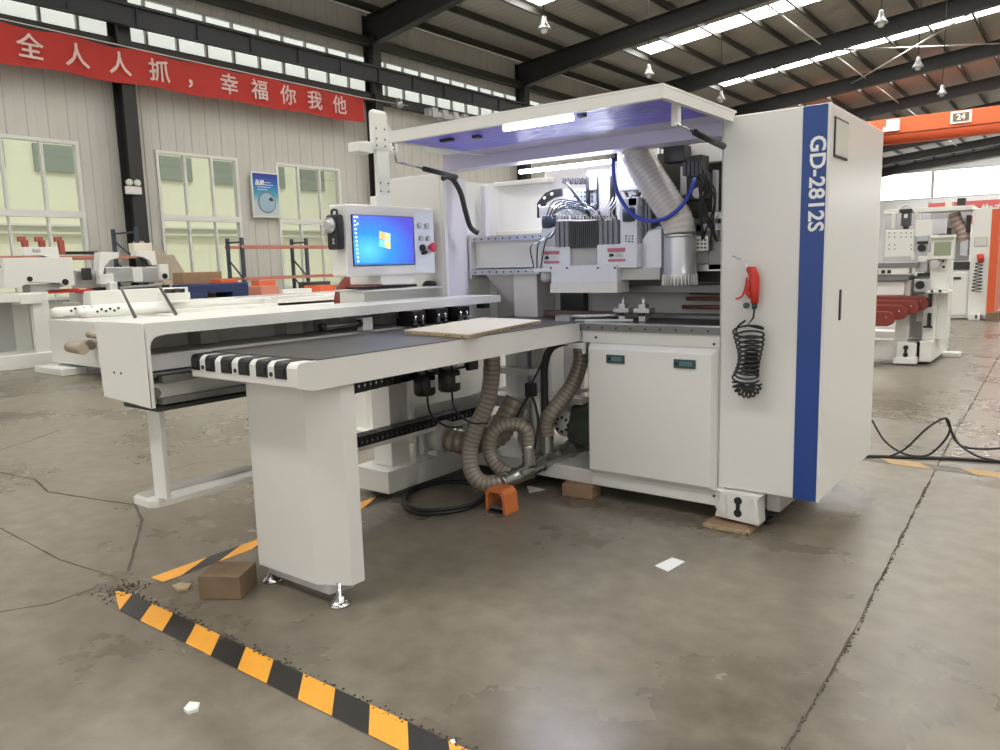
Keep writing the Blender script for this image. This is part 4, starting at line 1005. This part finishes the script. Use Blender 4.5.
# window emblem (four tilted panes), desktop icons, taskbar
def pane(name, c, y0, z0):
    y1, z1 = y0 + .042, z0 + .042; m_ = emis(name + '_glow', c, 1)
    MB().prism([(y0, z0 + .004), (y1, z0 - .004), (y1 + .003, z1 - .004), (y0 + .003, z1 + .004)], 'x', -3.392, -3.39).build('emblem_pane', m_, pn)
pane('orange', (.95, .35, .1), 3.2738, 1.5652); pane('green', (.45, .75, .2), 3.321, 1.5586); pane('azure', (.15, .45, .95), 3.27, 1.518); pane('gold', (.95, .75, .15), 3.3172, 1.5114)
b = MB()
for i in range(12): b.box(-3.392, -3.3905, 3.0793 + .001 * i, 3.0925 + .001 * i, 1.6832 - i * .023, 1.6945 - i * .023)
for z in (1.6832, 1.6454): b.box(-3.392, -3.3905, 3.101, 3.1124, z, z + .012)
b.build('desktop_icon', emis('icon_white', (.7, .85, 1), .9), pn)
MB().box(-3.392, -3.3905, 3.0699, 3.5683, 1.4123, 1.4227).build('taskbar', emis('taskbar_blue', (.05, .15, .4), .5), pn)
MB().box(-3.401, -3.3985, 3.5872, 3.7618, 1.3622, 1.7351).build('button_plate', head_w, pn)
for y, z, r, m_, nm in ((3.6297, 1.6549, .017, alu, 'push_button'), (3.6958, 1.6549, .017, alu, 'push_button'), (3.6391, 1.5746, .017, alu, 'key_switch'), (3.7052, 1.5746, .017, alu, 'push_button'), (3.6486, 1.5133, .022, black, 'selector_switch'), (3.6533, 1.4802, .012, black, 'selector_knob'), (3.6722, 1.485, .012, black, 'selector_knob'), (3.7241, 1.5161, .028, mat('emergency_red', (.6, .04, .08), .35), 'emergency_stop')):
    MB().lathe((-3.398, y, z), [(r, 0), (r, .012), (r * .8, .018)] if nm != 'emergency_stop' else [(r * .5, 0), (r * .5, .02), (r, .022), (r, .035), (r * .6, .042)], 'x', 18).build(nm, m_, pn)
hw = MB().box(-3.49, -3.4, 2.9547, 3.0114, 1.5038, 1.7021).build('hand_wheel_pendant', black, pn, .012)
MB().tube(spline([(-3.465, 2.983, 1.6926), (-3.465, 2.983, 1.7257), (-3.425, 2.983, 1.7257), (-3.425, 2.983, 1.6926)], 5), .007, 8).build('pendant_handle', black, hw)
MB().lathe((-3.45, 2.9547, 1.6407), [(.042, 0), (.045, -.004), (.045, -.014), (.03, -.016), (.03, -.03), (.026, -.034)], 'y', 24).build('hand_wheel', alu, hw)
b = MB().cyl((-3.43, 2.9547, 1.5605), (-3.43, 2.95, 1.5605), .008).cyl((-3.43, 2.9547, 1.5416), (-3.43, 2.95, 1.5416), .008); b.build('pendant_button', alu, hw)
MB().box(-3.7, -3.42, 3.304, 3.5872, 1.2962, 1.3481).build('panel_neck', white, pn)
sh = MB().box(-3.75, -3.4, 3.2096, 4.0592, 1.2537, 1.266).build('keyboard_shelf', white, T, .003)
MB().box(-3.7, -3.48, 3.2096, 3.9648, 1.0, 1.2537).build('shelf_post', white, sh)
kb = MB().box(-3.62, -3.44, 3.1907, 3.6344, 1.2697, 1.2848)
tag(kb.build('keyboard', black, bevel=.003), 'black keyboard on the shelf under the control screen', 'keyboard')
tag(MB().lathe((-3.48, 3.7949, 1.266), [(.045, 0), (.05, .01), (.035, .03), (.01, .036)], 'z', 18).build('computer_mouse', black), 'black mouse at the right end of the keyboard shelf', 'mouse')

# ================================================================= MACHINES AND RACKS BEHIND, LEFT
L = thing('edge_processing_line', 'long low white machine line with twin roller noses behind the clamp beam cover', 'machine', (-11.4, 8, 0))
def lb(name, m, x0, x1, y0, y1, z0, z1, p=L, bevel=.01, **k): return Bx(name, m, p, x0, x1, y0, y1, z0, z1, bevel, **k)
lb('end_box', white2, -12.15, -10.2, 4.95, 6.0, .14, .77); lb('end_foot', white2, -12.3, -11.4, 4.75, 5.1, 0, .10); lb('base_beam', white2, -11.9, -10.3, 5.2, 20, .1, .3)
lb('bed', white2, -12.2, -10.4, 6.0, 20, .3, .80)
for x in (-11.9, -11.1):
    b = MB().tube([(x, 4.90, .88), (x, 4.97, .88), (x, 7.9, .88)], .1, 14, rf=lambda i: (.045, .075, .075)[i]); r = b.build('roller_nose_beam', white2, L)
    b = MB()
    for i in range(6): b.cyl((x + .07, 5.15 + i * .06, .89 + (i % 2) * .03), (x + .08, 5.15 + i * .06, .89 + (i % 2) * .03), .018, 8)
    b.build('beam_bolts', dark, r)
lb('long_bed_top', white2, -12.1, -10.65, 7.9, 20, .80, .925); lb('front_guide', white2, -10.85, -10.65, 6.2, 20, .78, .86); lb('top_rail', white2, -12.15, -11.95, 5.5, 7.1, .95, 1.16); lb('second_rail', white2, -11.6, -11.4, 7.4, 20, .80, .93); lb('back_rail', grey_w, -12.15, -12.0, 5.4, 20, .80, .95)
b = MB()
for i in range(6): b.box(-10.95, -10.91, 8 + i * 1.5, 9.1 + i * 1.5, .922, .928).box(-11.4, -11.36, 8.3 + i * 1.6, 9.3 + i * 1.6, .922, .928)
b.build('slot', dark, L)
lb('cylinder_pipe', cable_g, -10.1, -9.9, 4.93, 5.6, .42, .54, L, .05)
MB().tube([(-10.75, 4.9, .46), (-10.6, 4.55, .47), (-10.1, 4.5, .47)], .07, 12).tube([(-10.7, 4.85, .60), (-10.2, 4.8, .60)], .04, 10).build('wrapped_pipe', cable_g, L)
b = MB().tube([(-10.4, 5.36, .80), (-10.4, 5.20, 1.22), (-10.4, 5.74, 1.23), (-10.4, 5.96, .80)], .025, 6); b.build('guard_rail', alud, L)
b = MB().use(white2).box(-11.2, -10.9, 6.15, 6.5, 1.0, 1.1).use(black).box(-11.1, -10.9, 6.2, 6.26, 1.08, 1.16).box(-11.1, -10.9, 6.36, 6.42, 1.06, 1.16); b.build('sensor_block', None, L)

def ax3(px, py, x): q = at(px, py, 'x', x); return q.y, q.z
def xbox(name, m, px0, px1, py0, py1, x, dep, p, bevel=.01):
    y0, _ = ax3(px0, (py0 + py1) / 2, x); y1, _ = ax3(px1, (py0 + py1) / 2, x); zt = ax3((px0 + px1) / 2, py0, x)[1]; zb = ax3((px0 + px1) / 2, py1, x)[1]
    return MB().box(x - dep, x, y0, y1, max(zb, 0), zt).build(name, m, p, bevel)
def xprism(name, m, pts, x, dep, p, bevel=.006):
    return MB().prism([ax3(a, c, x) for a, c in pts], 'x', x - dep, x).build(name, m, p, bevel)
M1 = thing('panel_saw_machine', 'white machine with arched arm standing on an open frame table at the left edge', 'machine', (-13.2, 5.4, 0))
X = -13.0
fr = MB(); y0, y1 = 3.2, 5.35
fr.box(X - .9, X, y0, y1, 1.02, 1.16)
b = fr.build('table_slab', white2, M1, .01)
for y in (3.4, 5.1): Bx('table_leg', white2, M1, X - .12, X, y, y + .24, 0, 1.02, .01); Bx('table_leg', white2, M1, X - .9, X - .78, y, y + .24, 0, 1.02, .01)
Bx('foot_beam', white2, M1, X - .9, X + .05, 3.2, 5.4, 0, .22, .01); Bx('back_sheet', grey_w, M1, X - .85, X - .8, 3.2, 5.4, .2, 1.02, 0)
body = xprism('machine_body', white2, [(3, 258), (72, 257), (75, 285), (64, 287), (60, 283), (28, 282), (20, 288), (5, 288)], X, .4, M1)
b = MB()
for p, r in (((30, 279.5), .05), ((65.5, 281.8), .06)):
    pass
for px, py, r in ((30, 279, .04), (65.5, 282, .05)):
    y, z = ax3(px, py, X + .01); b.cyl((X - .01, y, z), (X + .012, y, z), r, 16)
b.build('round_port', black, body)
arm = xprism('arched_arm', white2, [(24, 247), (58, 247), (61, 266), (54, 266), (51, 258), (44, 255.5), (24, 255.5)], X - .05, .25, M1)
xbox('arm_window', grey_w, 33, 41, 248.5, 252, X - .03, .03, arm); xbox('machine_table_top', dark, 0, 62, 265.5, 267, X - .1, .4, M1); xbox('under_head', grey_w, 30, 60, 284, 292, X - .1, .3, M1)
xbox('apron_block', white2, 20, 42, 294, 304, X + .05, .3, M1); xbox('arm_tool', dark, 42, 56, 258, 266, X - .12, .1, M1); xbox('red_part', red, 45, 80, 289, 293, X - .1, .2, M1)
M2 = thing('grooving_machine', 'white machine with two arched arms beside the nearest column', 'machine', (-13.6, 7, 0))
X = -13.4
xprism('arched_arm', white2, [(100, 252), (119, 252), (119, 258), (110, 260), (105, 266), (103, 275), (99, 275)], X, .2, M2)
xprism('second_arched_arm', white2, [(136, 251), (155, 251), (157, 265), (152, 265), (149, 260), (143, 257), (136, 256)], X, .2, M2)
xbox('beam_left', alu, 106, 134, 267, 282, X, .3, M2); xbox('beam_right', alu, 143, 162, 267, 282, X, .3, M2); xbox('white_panel', white2, 134, 143, 267, 282, X + .05, .35, M2)
eh = xbox('end_housing', white2, 160, 169, 264, 280, X + .06, .3, M2)
y, z = ax3(165, 276, X + .07); MB().cyl((X + .05, y, z), (X + .075, y, z), .05, 14).build('round_port', black, eh)
xbox('base_rail', white2, 83, 125, 291, 305, X + .1, .5, M2); xbox('base_rail', white2, 130, 175, 289, 300, X + .1, .5, M2); xbox('base_body', white2, 80, 160, 300, 345, X, .6, M2)
xbox('top_block', cream, 134, 152, 243, 252, X - .3, .2, M2); xbox('tool_cluster', dark, 140, 152, 256, 266, X - .1, .1, M2); xbox('tool_cluster', dark, 84, 92, 268, 280, X + .1, .1, M2)
xbox('fine_mechanism', alu, 76, 100, 270, 288, X - .1, .2, M2); xbox('slide_head', white2, 100, 114, 274, 284, X + .2, .15, M2); xbox('slide_head', white2, 110, 118, 282, 292, X + .25, .15, M2)
xbox('dark_tray', dark, 100, 170, 286, 289, X, .5, M2); xbox('red_bin', red, 80, 93, 289, 293, X + .12, .2, M2)

# pallet racks along the wall
def rack(lab, X, ys, z0, beams, dep=1.0, col_=None, gap=None):
    t = thing('pallet_rack', lab, 'rack', (X - dep / 2, ys[0], 0))
    for y in ys:
        b = MB().box(X - .05, X, y, y + .08, 0, z0).box(X - dep, X - dep + .05, y, y + .08, 0, z0)
        z = .3
        while z < z0 - .5:
            b.tube([(X - .03, y + .04, z), (X - dep + .03, y + .04, z + .45)], .02, 6); z += .45
        b.box(X - dep, X, y + .02, y + .06, z0 - .12, z0 - .08)
        b.build('upright_frame', bluegrey, t)
    for z in beams:
        for x in (X, X - dep): MB().box(x - .04, x + .01, ys[0], ys[-1], z - .035, z + .035).build('beam', pinkred, t, .005)
    return t
rack('blue and orange pallet rack under the poster behind the white line', -15.2, (10.4, 12.2, 14.0), 2.14, (1.94, 1.22), .6)
rack('blue and orange pallet rack at the left edge behind the white machines', -15.6, (4.9, 8.2), 2.35, (1.75,))
def atx(px, py, x): return at(px, py, 'x', x)
for i, (px, lab) in enumerate(((25, 'left red clamp standing on the rack behind the left machines'), (42, 'middle red clamp standing on the rack behind the left machines'), (61, 'right red clamp standing on the rack behind the left machines'))):
    q = at(px, 245, 'x', -15.8); b = MB().box(-15.85, -15.75, q.y - .05, q.y + .05, 1.81, 2.08).box(-15.83, -15.76, q.y - .12, q.y + .02, 2.05, 2.14)
    tag(b.build('screw_clamp', mat('dusty_red', (.42, .09, .07), .6), bevel=.01), lab, 'clamp')
q = at(85, 252, 'x', -15.8); tag(MB().box(-16.05, -15.9, q.y - .4, q.y + .3, 1.81, 1.87).build('dark_sheet', rubber), 'dark folded sheet lying on the rack behind the left machines', 'sheet')
# goods on the line bed and floor between
def goods(name, m, px0, px1, py0, py1, x, dep, lab, cat):
    y0 = at(px0, (py0 + py1) / 2, 'x', x).y; y1 = at(px1, (py0 + py1) / 2, 'x', x).y; c = (px0 + px1) / 2
    return tag(MB().box(x - dep, x, y0, y1, at(c, py1, 'x', x).z, at(c, py0, 'x', x).z).build(name, m, bevel=.01), lab, cat)
# supports of the goods: a plain long workbench behind the line
wb = thing('workbench', 'long pale workbench behind the white line carrying loose parts', 'bench', (-12.9, 12, 0))
Bx('bench_top', white2, wb, -13.3, -12.25, 7.33, 16.5, .88, .93, .01)
for y in (7.4, 12.2, 16.3):
    for x in (-13.25, -12.4): Bx('leg', grey_w, wb, x, x + .08, y, y + .08, 0, .88, .005)
t = thing('blue_machine_part', 'dark blue painted machine casting lying on the bench', 'part', (-12.6, 8.0, .93))
MB().box(-12.9, -12.35, 7.35, 8.55, 1.03, 1.19).box(-12.9, -12.35, 7.35, 7.7, .93, 1.05).box(-12.9, -12.35, 8.2, 8.55, .93, 1.05).build('casting', navy, t, .02)
def onb(name, m, y0, y1, z1, lab, cat, x0=-12.9, x1=-12.4, z0=.93): tag(MB().box(x0, x1, y0, y1, z0, z1).build(name, m, bevel=.008), lab, cat)
onb('cardboard_box', cardb, 7.6, 8.4, 1.40, 'brown cardboard box standing behind the blue casting', 'box', -13.28, -12.95)
onb('orange_crate', orange, 8.05, 8.4, 1.265, 'small orange crate on top of the blue casting', 'crate', -12.8, -12.45, 1.19)
onb('red_tool_box', pinkred, 8.85, 9.25, 1.10, 'pinkish red tool box on the bench right of the blue casting', 'box')
onb('yellow_crate', orange, 9.2, 9.6, 1.20, 'orange-yellow crate on the bench behind a white carton', 'crate', -13.2, -12.95)
onb('white_carton', white2, 9.3, 10.0, 1.02, 'flat white carton on the bench in front of the orange-yellow crate', 'box', -12.7, -12.35)
onb('orange_carton', orange, 10.25, 10.65, 1.06, 'orange carton near the right end of the bench', 'box')
onb('dark_case', olive, 10.4, 11.0, 1.13, 'dark case behind the orange carton', 'case', -13.28, -12.95)
# leaning wrapped boards at the wall
b = MB()
for i in range(4):
    y = 8.75 + i * .22; b.hexa([(-15.6 + .1 * i, y, 0), (-15.2 + .1 * i, y, 0), (-15.2 + .1 * i, y + .2, 0), (-15.6 + .1 * i, y + .2, 0), (-16.5, y - .15, 2.1 - .1 * i), (-16.4, y - .15, 2.1 - .1 * i), (-16.4, y + .05, 2.1 - .1 * i), (-16.5, y + .05, 2.1 - .1 * i)])
tag(b.build('leaning_boards', cable_g), 'stack of pale brown boards leaning at the wall beside the nearest column', 'boards')
# dark red fan housing behind the control panel
t = thing('dust_fan', 'dark red fan housing beneath the control panel, behind the clamp beam', 'fan', (-4.75, 4.4, 0))
MB().lathe((-4.85, 4.42, 1.08), [(.15, -.08), (.26, -.06), (.26, .10), (.15, .12)], 'y', 28).build('fan_housing', maroon, t)
MB().box(-4.72, -4.56, 4.35, 4.5, 1.1, 1.30).build('outlet', maroon, t, .01)
MB().lathe((-4.85, 4.34, 1.08), [(.08, 0), (.14, .01)], 'y', 20).build('inlet_ring', dark, t)
MB().box(-5.05, -4.6, 4.25, 4.6, 0, .06).box(-4.95, -4.75, 4.34, 4.5, .06, .9).build('stand', white2, t)

# ================================================================= MACHINES BEHIND, RIGHT
Q = thing('edge_banding_machine', 'white machine with four dark red rounded arms and a green-grey screen behind the tall cabinet', 'machine', (-1.9, 11.3, 0))
Y = 10.9
def yb(name, m, px0, px1, py0, py1, dep, y=Y, p=Q, bevel=.006):
    xa = at(px0, (py0 + py1) / 2, 'y', y).x; xb = at(px1, (py0 + py1) / 2, 'y', y).x; c = (px0 + px1) / 2
    return MB().box(xa, xb, y, y + dep, max(0, at(c, py1, 'y', y).z), at(c, py0, 'y', y).z).build(name, m, p, bevel)
Bx('base_beam', white2, Q, -3.2, -1.62, 10.75, 10.95, .04, .30, .01); Bx('base_side_beam', white2, Q, -1.78, -1.5, 10.75, 12.0, .04, .30, .01); Bx('base_rear_beam', white2, Q, -3.2, -1.5, 12.0, 12.2, .04, .3, .01)
f = MB().box(-1.9, -1.64, 10.6, 10.76, .02, .1).box(-1.88, -1.66, 10.66, 10.77, .08, .28).build('machine_foot', white2, Q, .01)
b = MB().cyl((-1.77, 10.65, .22), (-1.77, 10.66, .22), .03).cyl((-1.77, 10.65, .13), (-1.77, 10.66, .13), .03).box(-1.785, -1.755, 10.65, 10.66, .13, .22).build('keyhole', black, f)
Bx('side_foot', white2, Q, -1.5, -1.3, 11.7, 11.9, 0, .06, .01)
for x0, x1 in ((-1.95, -1.79), (-1.64, -1.5)): Bx('upright', white2, Q, x0, x1, 10.92, 11.05, .3, 1.05 if x0 < -1.9 else .9, .008)
Bx('grey_back_plate', grey_w, Q, -1.95, -1.55, 11.2, 11.22, .3, 1.1, 0)
Bx('column', white2, Q, -1.66, -1.38, 11.0, 11.3, .3, 1.35, .01)
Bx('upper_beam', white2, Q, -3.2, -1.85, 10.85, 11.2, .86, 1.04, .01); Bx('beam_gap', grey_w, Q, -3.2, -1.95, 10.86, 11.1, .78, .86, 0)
b = MB().use(alud).box(-3.2, -1.8, 10.8, 11.2, 1.05, 1.12).use(white2).box(-3.2, -1.8, 10.78, 11.0, 1.13, 1.2).use(black)
for x in (-2.17, -2.09, -2.02): b.box(x - .022, x + .022, 10.77, 10.79, 1.14, 1.185)
b.use(alud).box(-3.2, -1.7, 10.8, 11.2, 1.205, 1.27); b.build('rail_stack', None, Q)
for px, py, y in ((920, 303.5, 10.80), (911, 307.5, 10.66), (899, 312.5, 10.52), (886, 319, 10.36)):
    q = at(px, py, 'y', y); x1, z = q.x, q.z
    b = MB(); n_ = 14
    pts = [(x1 + .09 * math.cos(a), z + .09 * math.sin(a)) for a in [(-math.pi / 2) + math.pi * k / n_ for k in range(n_ + 1)]] + [(x1 - .7, z + .09), (x1 - .7, z - .09)]
    b.prism(pts, 'y', y, y + .10); r = b.build('red_arm', maroon, Q, .008)
    MB().cyl((x1, y - .004, z + .02), (x1, y + .001, z + .02), .012, 8).build('arm_bolt', steel, r)
hpn = yb('drill_plate', white2, 885, 914, 230, 257, .05)
b = MB()
for px in (889, 894.5, 901, 906, 911):
    for py in (233, 237, 245, 249):
        if px in (901, 906) and py > 240: continue
        q = at(px, py, 'y', Y - .01); b.cyl((q.x, Y + .001, q.z), (q.x, Y - .006, q.z), .008, 6)
b.build('plate_holes', black, hpn)
mo = yb('spindle_motor', fin_d, 901, 910, 211, 226, .12); yb('motor_flange', dark, 899, 911.5, 209, 212.5, .14, Y - .01, mo); yb('motor_plate', white2, 904, 907.5, 214, 218, .005, Y - .005, mo); yb('motor_nose', dark, 903, 908, 225, 229, .08, Y, mo)
yb('white_cover', white2, 915, 932, 220, 236, .1); yb('rear_cover', lilac, 932, 946, 219, 234, .1, 11.2); yb('rear_upper_plate', lilac, 890, 930, 214, 231, .03, 11.25); yb('slide_column', white2, 891, 896, 213, 229, .05, 11.0)
yb('white_post', white2, 916, 920, 213, 222, .04, 11.1)
wire('white_hose', [(lambda q: (q.x, 10.95, q.z))(at(px, py, 'y', 10.95)) for px, py in ((900, 213), (902, 207), (907, 205), (912, 208), (916, 214))], .012, Q, white2)
ux = yb('trimming_unit', alu, 916, 928, 236, 272, .15); yb('unit_cap', dark, 917, 928, 241, 244, .03, Y - .03, ux); yb('unit_block', white2, 918, 927, 256, 262, .03, Y - .03, ux); yb('unit_foot', black, 917, 929, 273, 276, .1, Y - .02, ux)
q = at(921.5, 248, 'y', Y - .04); MB().cyl((q.x, Y - .05, q.z), (q.x, Y, q.z), .045, 18).build('unit_dial', black, ux)
yb('white_knob_block', white2, 911, 914.5, 252, 260, .05, Y - .03, ux); yb('white_knob_block', white2, 927, 931, 252, 260, .05, Y - .03, ux)
pnl = yb('operator_panel', white2, 931, 954, 236, 259, .12, Y - .1); yb('panel_screen', mat('green_grey_screen', (.30, .34, .22), .25), 934, 951, 242, 255.5, .005, Y - .106, pnl); yb('panel_hood', white2, 930, 955, 235, 238, .16, Y - .14, pnl)
q = at(935, 264, 'y', Y - .1); MB().cyl((q.x, Y - .12, q.z), (q.x, Y, q.z), .055, 20).build('round_dial', grey_w, Q); yb('panel_stand', white2, 930, 947, 259, 290, .12, Y); yb('work_shelf', white2, 926, 951, 291, 293.5, .3, Y - .2)
b = MB()
for px, py in ((932, 291.5), (940, 291), (943, 261), (943.5, 267)): q = at(px, py, 'y', Y - .21); b.cyl((q.x, Y - .215, q.z), (q.x, Y - .2, q.z), .016, 10)
b.build('black_knob', black, Q)
dp = yb('drive_plate', alu, 914, 930, 279, 292, .04, Y - .05); q = at(920, 285, 'y', Y - .06); MB().cyl((q.x, Y - .09, q.z), (q.x, Y, q.z), .05, 18).build('drive_pulley', black, dp)
yb('lower_plate', grey_w, 917, 933, 292, 322, .02, Y + .05); yb('black_cylinder', black, 928, 932, 293, 307, .05, Y - .02); yb('black_cylinder', black, 927, 931, 313, 326, .05, Y - .02); yb('black_step', black, 923, 932, 326, 328, .08, Y - .04)
yb('filter', white2, 895, 899, 327, 334, .05, Y + .1)

S = thing('orange_striped_machine', 'white drilling machine with orange-red edge stripe standing behind the others at the right', 'machine', (-2.4, 18.6, 0))
def sb(name, m, px0, px1, py0, py1, dep, y=18.3, p=S, bevel=.008): return yb(name, m, px0, px1, py0, py1, dep, y, p, bevel)
sc_ = sb('tall_cabinet', white2, 970, 994.5, 208, 315, 1.2); Bx('orange_stripe', mat('red_orange_stripe', (.68, .11, .03), .4), sc_, -1.62, -1.48, 18.28, 19.5, .15, 2.2, .005)
sb('nameplate', grey_w, 974, 987.5, 237, 246.5, .01, 18.28, sc_); sb('nameplate_field', glassy, 975, 986.5, 238, 245.5, .01, 18.275, sc_)
sb('roof_beam', white2, 884, 972, 207.5, 212, .9, 18.2); sb('roof_box', cream, 945, 952, 202, 209, .3, 18.4); sb('roof_motor', dark, 957, 965, 198, 208, .2, 18.4); sb('rear_wall', lilac, 884, 970, 212, 262, .05, 19.3)
sb('base_cabinet', white2, 946, 970, 271, 318, .6, 18.35); sb('cabinet_door', white2, 947, 967, 273, 315, .02, 18.32); sb('door_latch', dark, 953.5, 961, 277, 279.5, .01, 18.30); sb('dark_table', dark, 948, 970, 262, 270, .5, 18.35)
sb('foot_block', white2, 968, 980, 314, 320, .3, 18.2); sb('foot_keyhole', black, 975, 977, 315, 318.5, .01, 18.18); sb('silver_hood', alu, 960, 968, 240, 256, .2, 18.4); sb('inner_machinery', dark, 938, 950, 228, 244, .2, 18.5); sb('inner_valves', dark, 966, 970, 215, 232, .2, 18.4)
sb('base_shade_strip', grey_w, 944, 968, 318, 319.5, .6, 18.4)  # solid grey strip painting the shade under the base cabinet
hose('pinkish_extraction_hose', [(lambda q: (q.x, 18.5, q.z))(at(px, py, 'y', 18.5)) for px, py in ((954, 213), (957, 222), (963, 232), (964, 242))], .12, S, mat('pinkish_hose', (.45, .33, .30), .4), .05)
t = thing('far_air_gun', 'small red air gun with dark coiled hose on the orange-edged machine', 'air gun', (-1.85, 18.2, 1.0))
g = [at(980, 254, 'y', 18.24), at(981, 262, 'y', 18.24)]
MB().tube([(q.x, 18.24, q.z) for q in g], .06, 8).build('gun_body', red, t)
cp = []
for i in range(15 * 10):
    u = i / 150; q = at(979.5 - 3 * u, 262 + 30 * u, 'y', 18.22); a = u * 9 * 2 * math.pi; r = .06 + .03 * u
    cp.append(Vector((q.x + r * math.cos(a), 18.18 + .04 * math.sin(a), q.z)))
MB().tube(cp, .010, 6).build('coiled_hose', rubber, t)
tag(MB().box(-1.6, -1.4, 18.1, 18.7, 0, .16).build('wooden_prop', wood), 'dark wooden prop under the orange-edged machine', 'block')

# ================================================================= LIGHT
l = bpy.data.lights.new('outdoor_sun', 'SUN'); l.energy = .75; l.angle = R(2); l.color = (1, .97, .9)  # sun added to brighten the neighbouring wall outside
o = bpy.data.objects.new('outdoor_sun', l); col.objects.link(o); o.rotation_euler = (0, R(32), 0)
wd = bpy.data.worlds.new('hall_daylight'); bpy.context.scene.world = wd; wd.use_nodes = True
bg = wd.node_tree.nodes['Background']; bg.inputs[0].default_value = (1, .98, .94, 1); bg.inputs[1].default_value = .80
l = bpy.data.lights.new('work_light', 'AREA'); l.shape = 'RECTANGLE'; l.size = .65; l.size_y = .03; l.energy = 4.6; l.color = (.72, .76, 1)
o = bpy.data.objects.new('work_light', l); col.objects.link(o); o.location = (-2.53, 3.99, 1.94)
GR = {'pendant_lamp': 'bell lamps hanging from the roof', 'steel_column': 'steel columns of the window wall', 'roof_rafter': 'steel rafters', 'screw_clamp': 'red clamps on the left rack',
      'pallet_rack': 'pallet racks along the window wall', 'bracing_rod': 'roof bracing rods', 'hazard_tape': 'hazard tapes on the floor', 'wall_girt': 'wall girts', 'roof_tie_pipe': 'roof tie pipes'}
for o in bpy.data.objects:
    g = GR.get(o.name.split('.')[0])
    if g and o.parent is None: o['group'] = g
s = bpy.context.scene
s.view_settings.view_transform = 'Standard'; s.view_settings.look = 'None'; s.view_settings.gamma = 1; s.view_settings.use_curve_mapping = False
s.view_settings.exposure = 0.58
s.cycles.use_denoising = True
s.cycles.max_bounces = 6; s.cycles.diffuse_bounces = 4; s.cycles.glossy_bounces = 3; s.cycles.transparent_max_bounces = 12
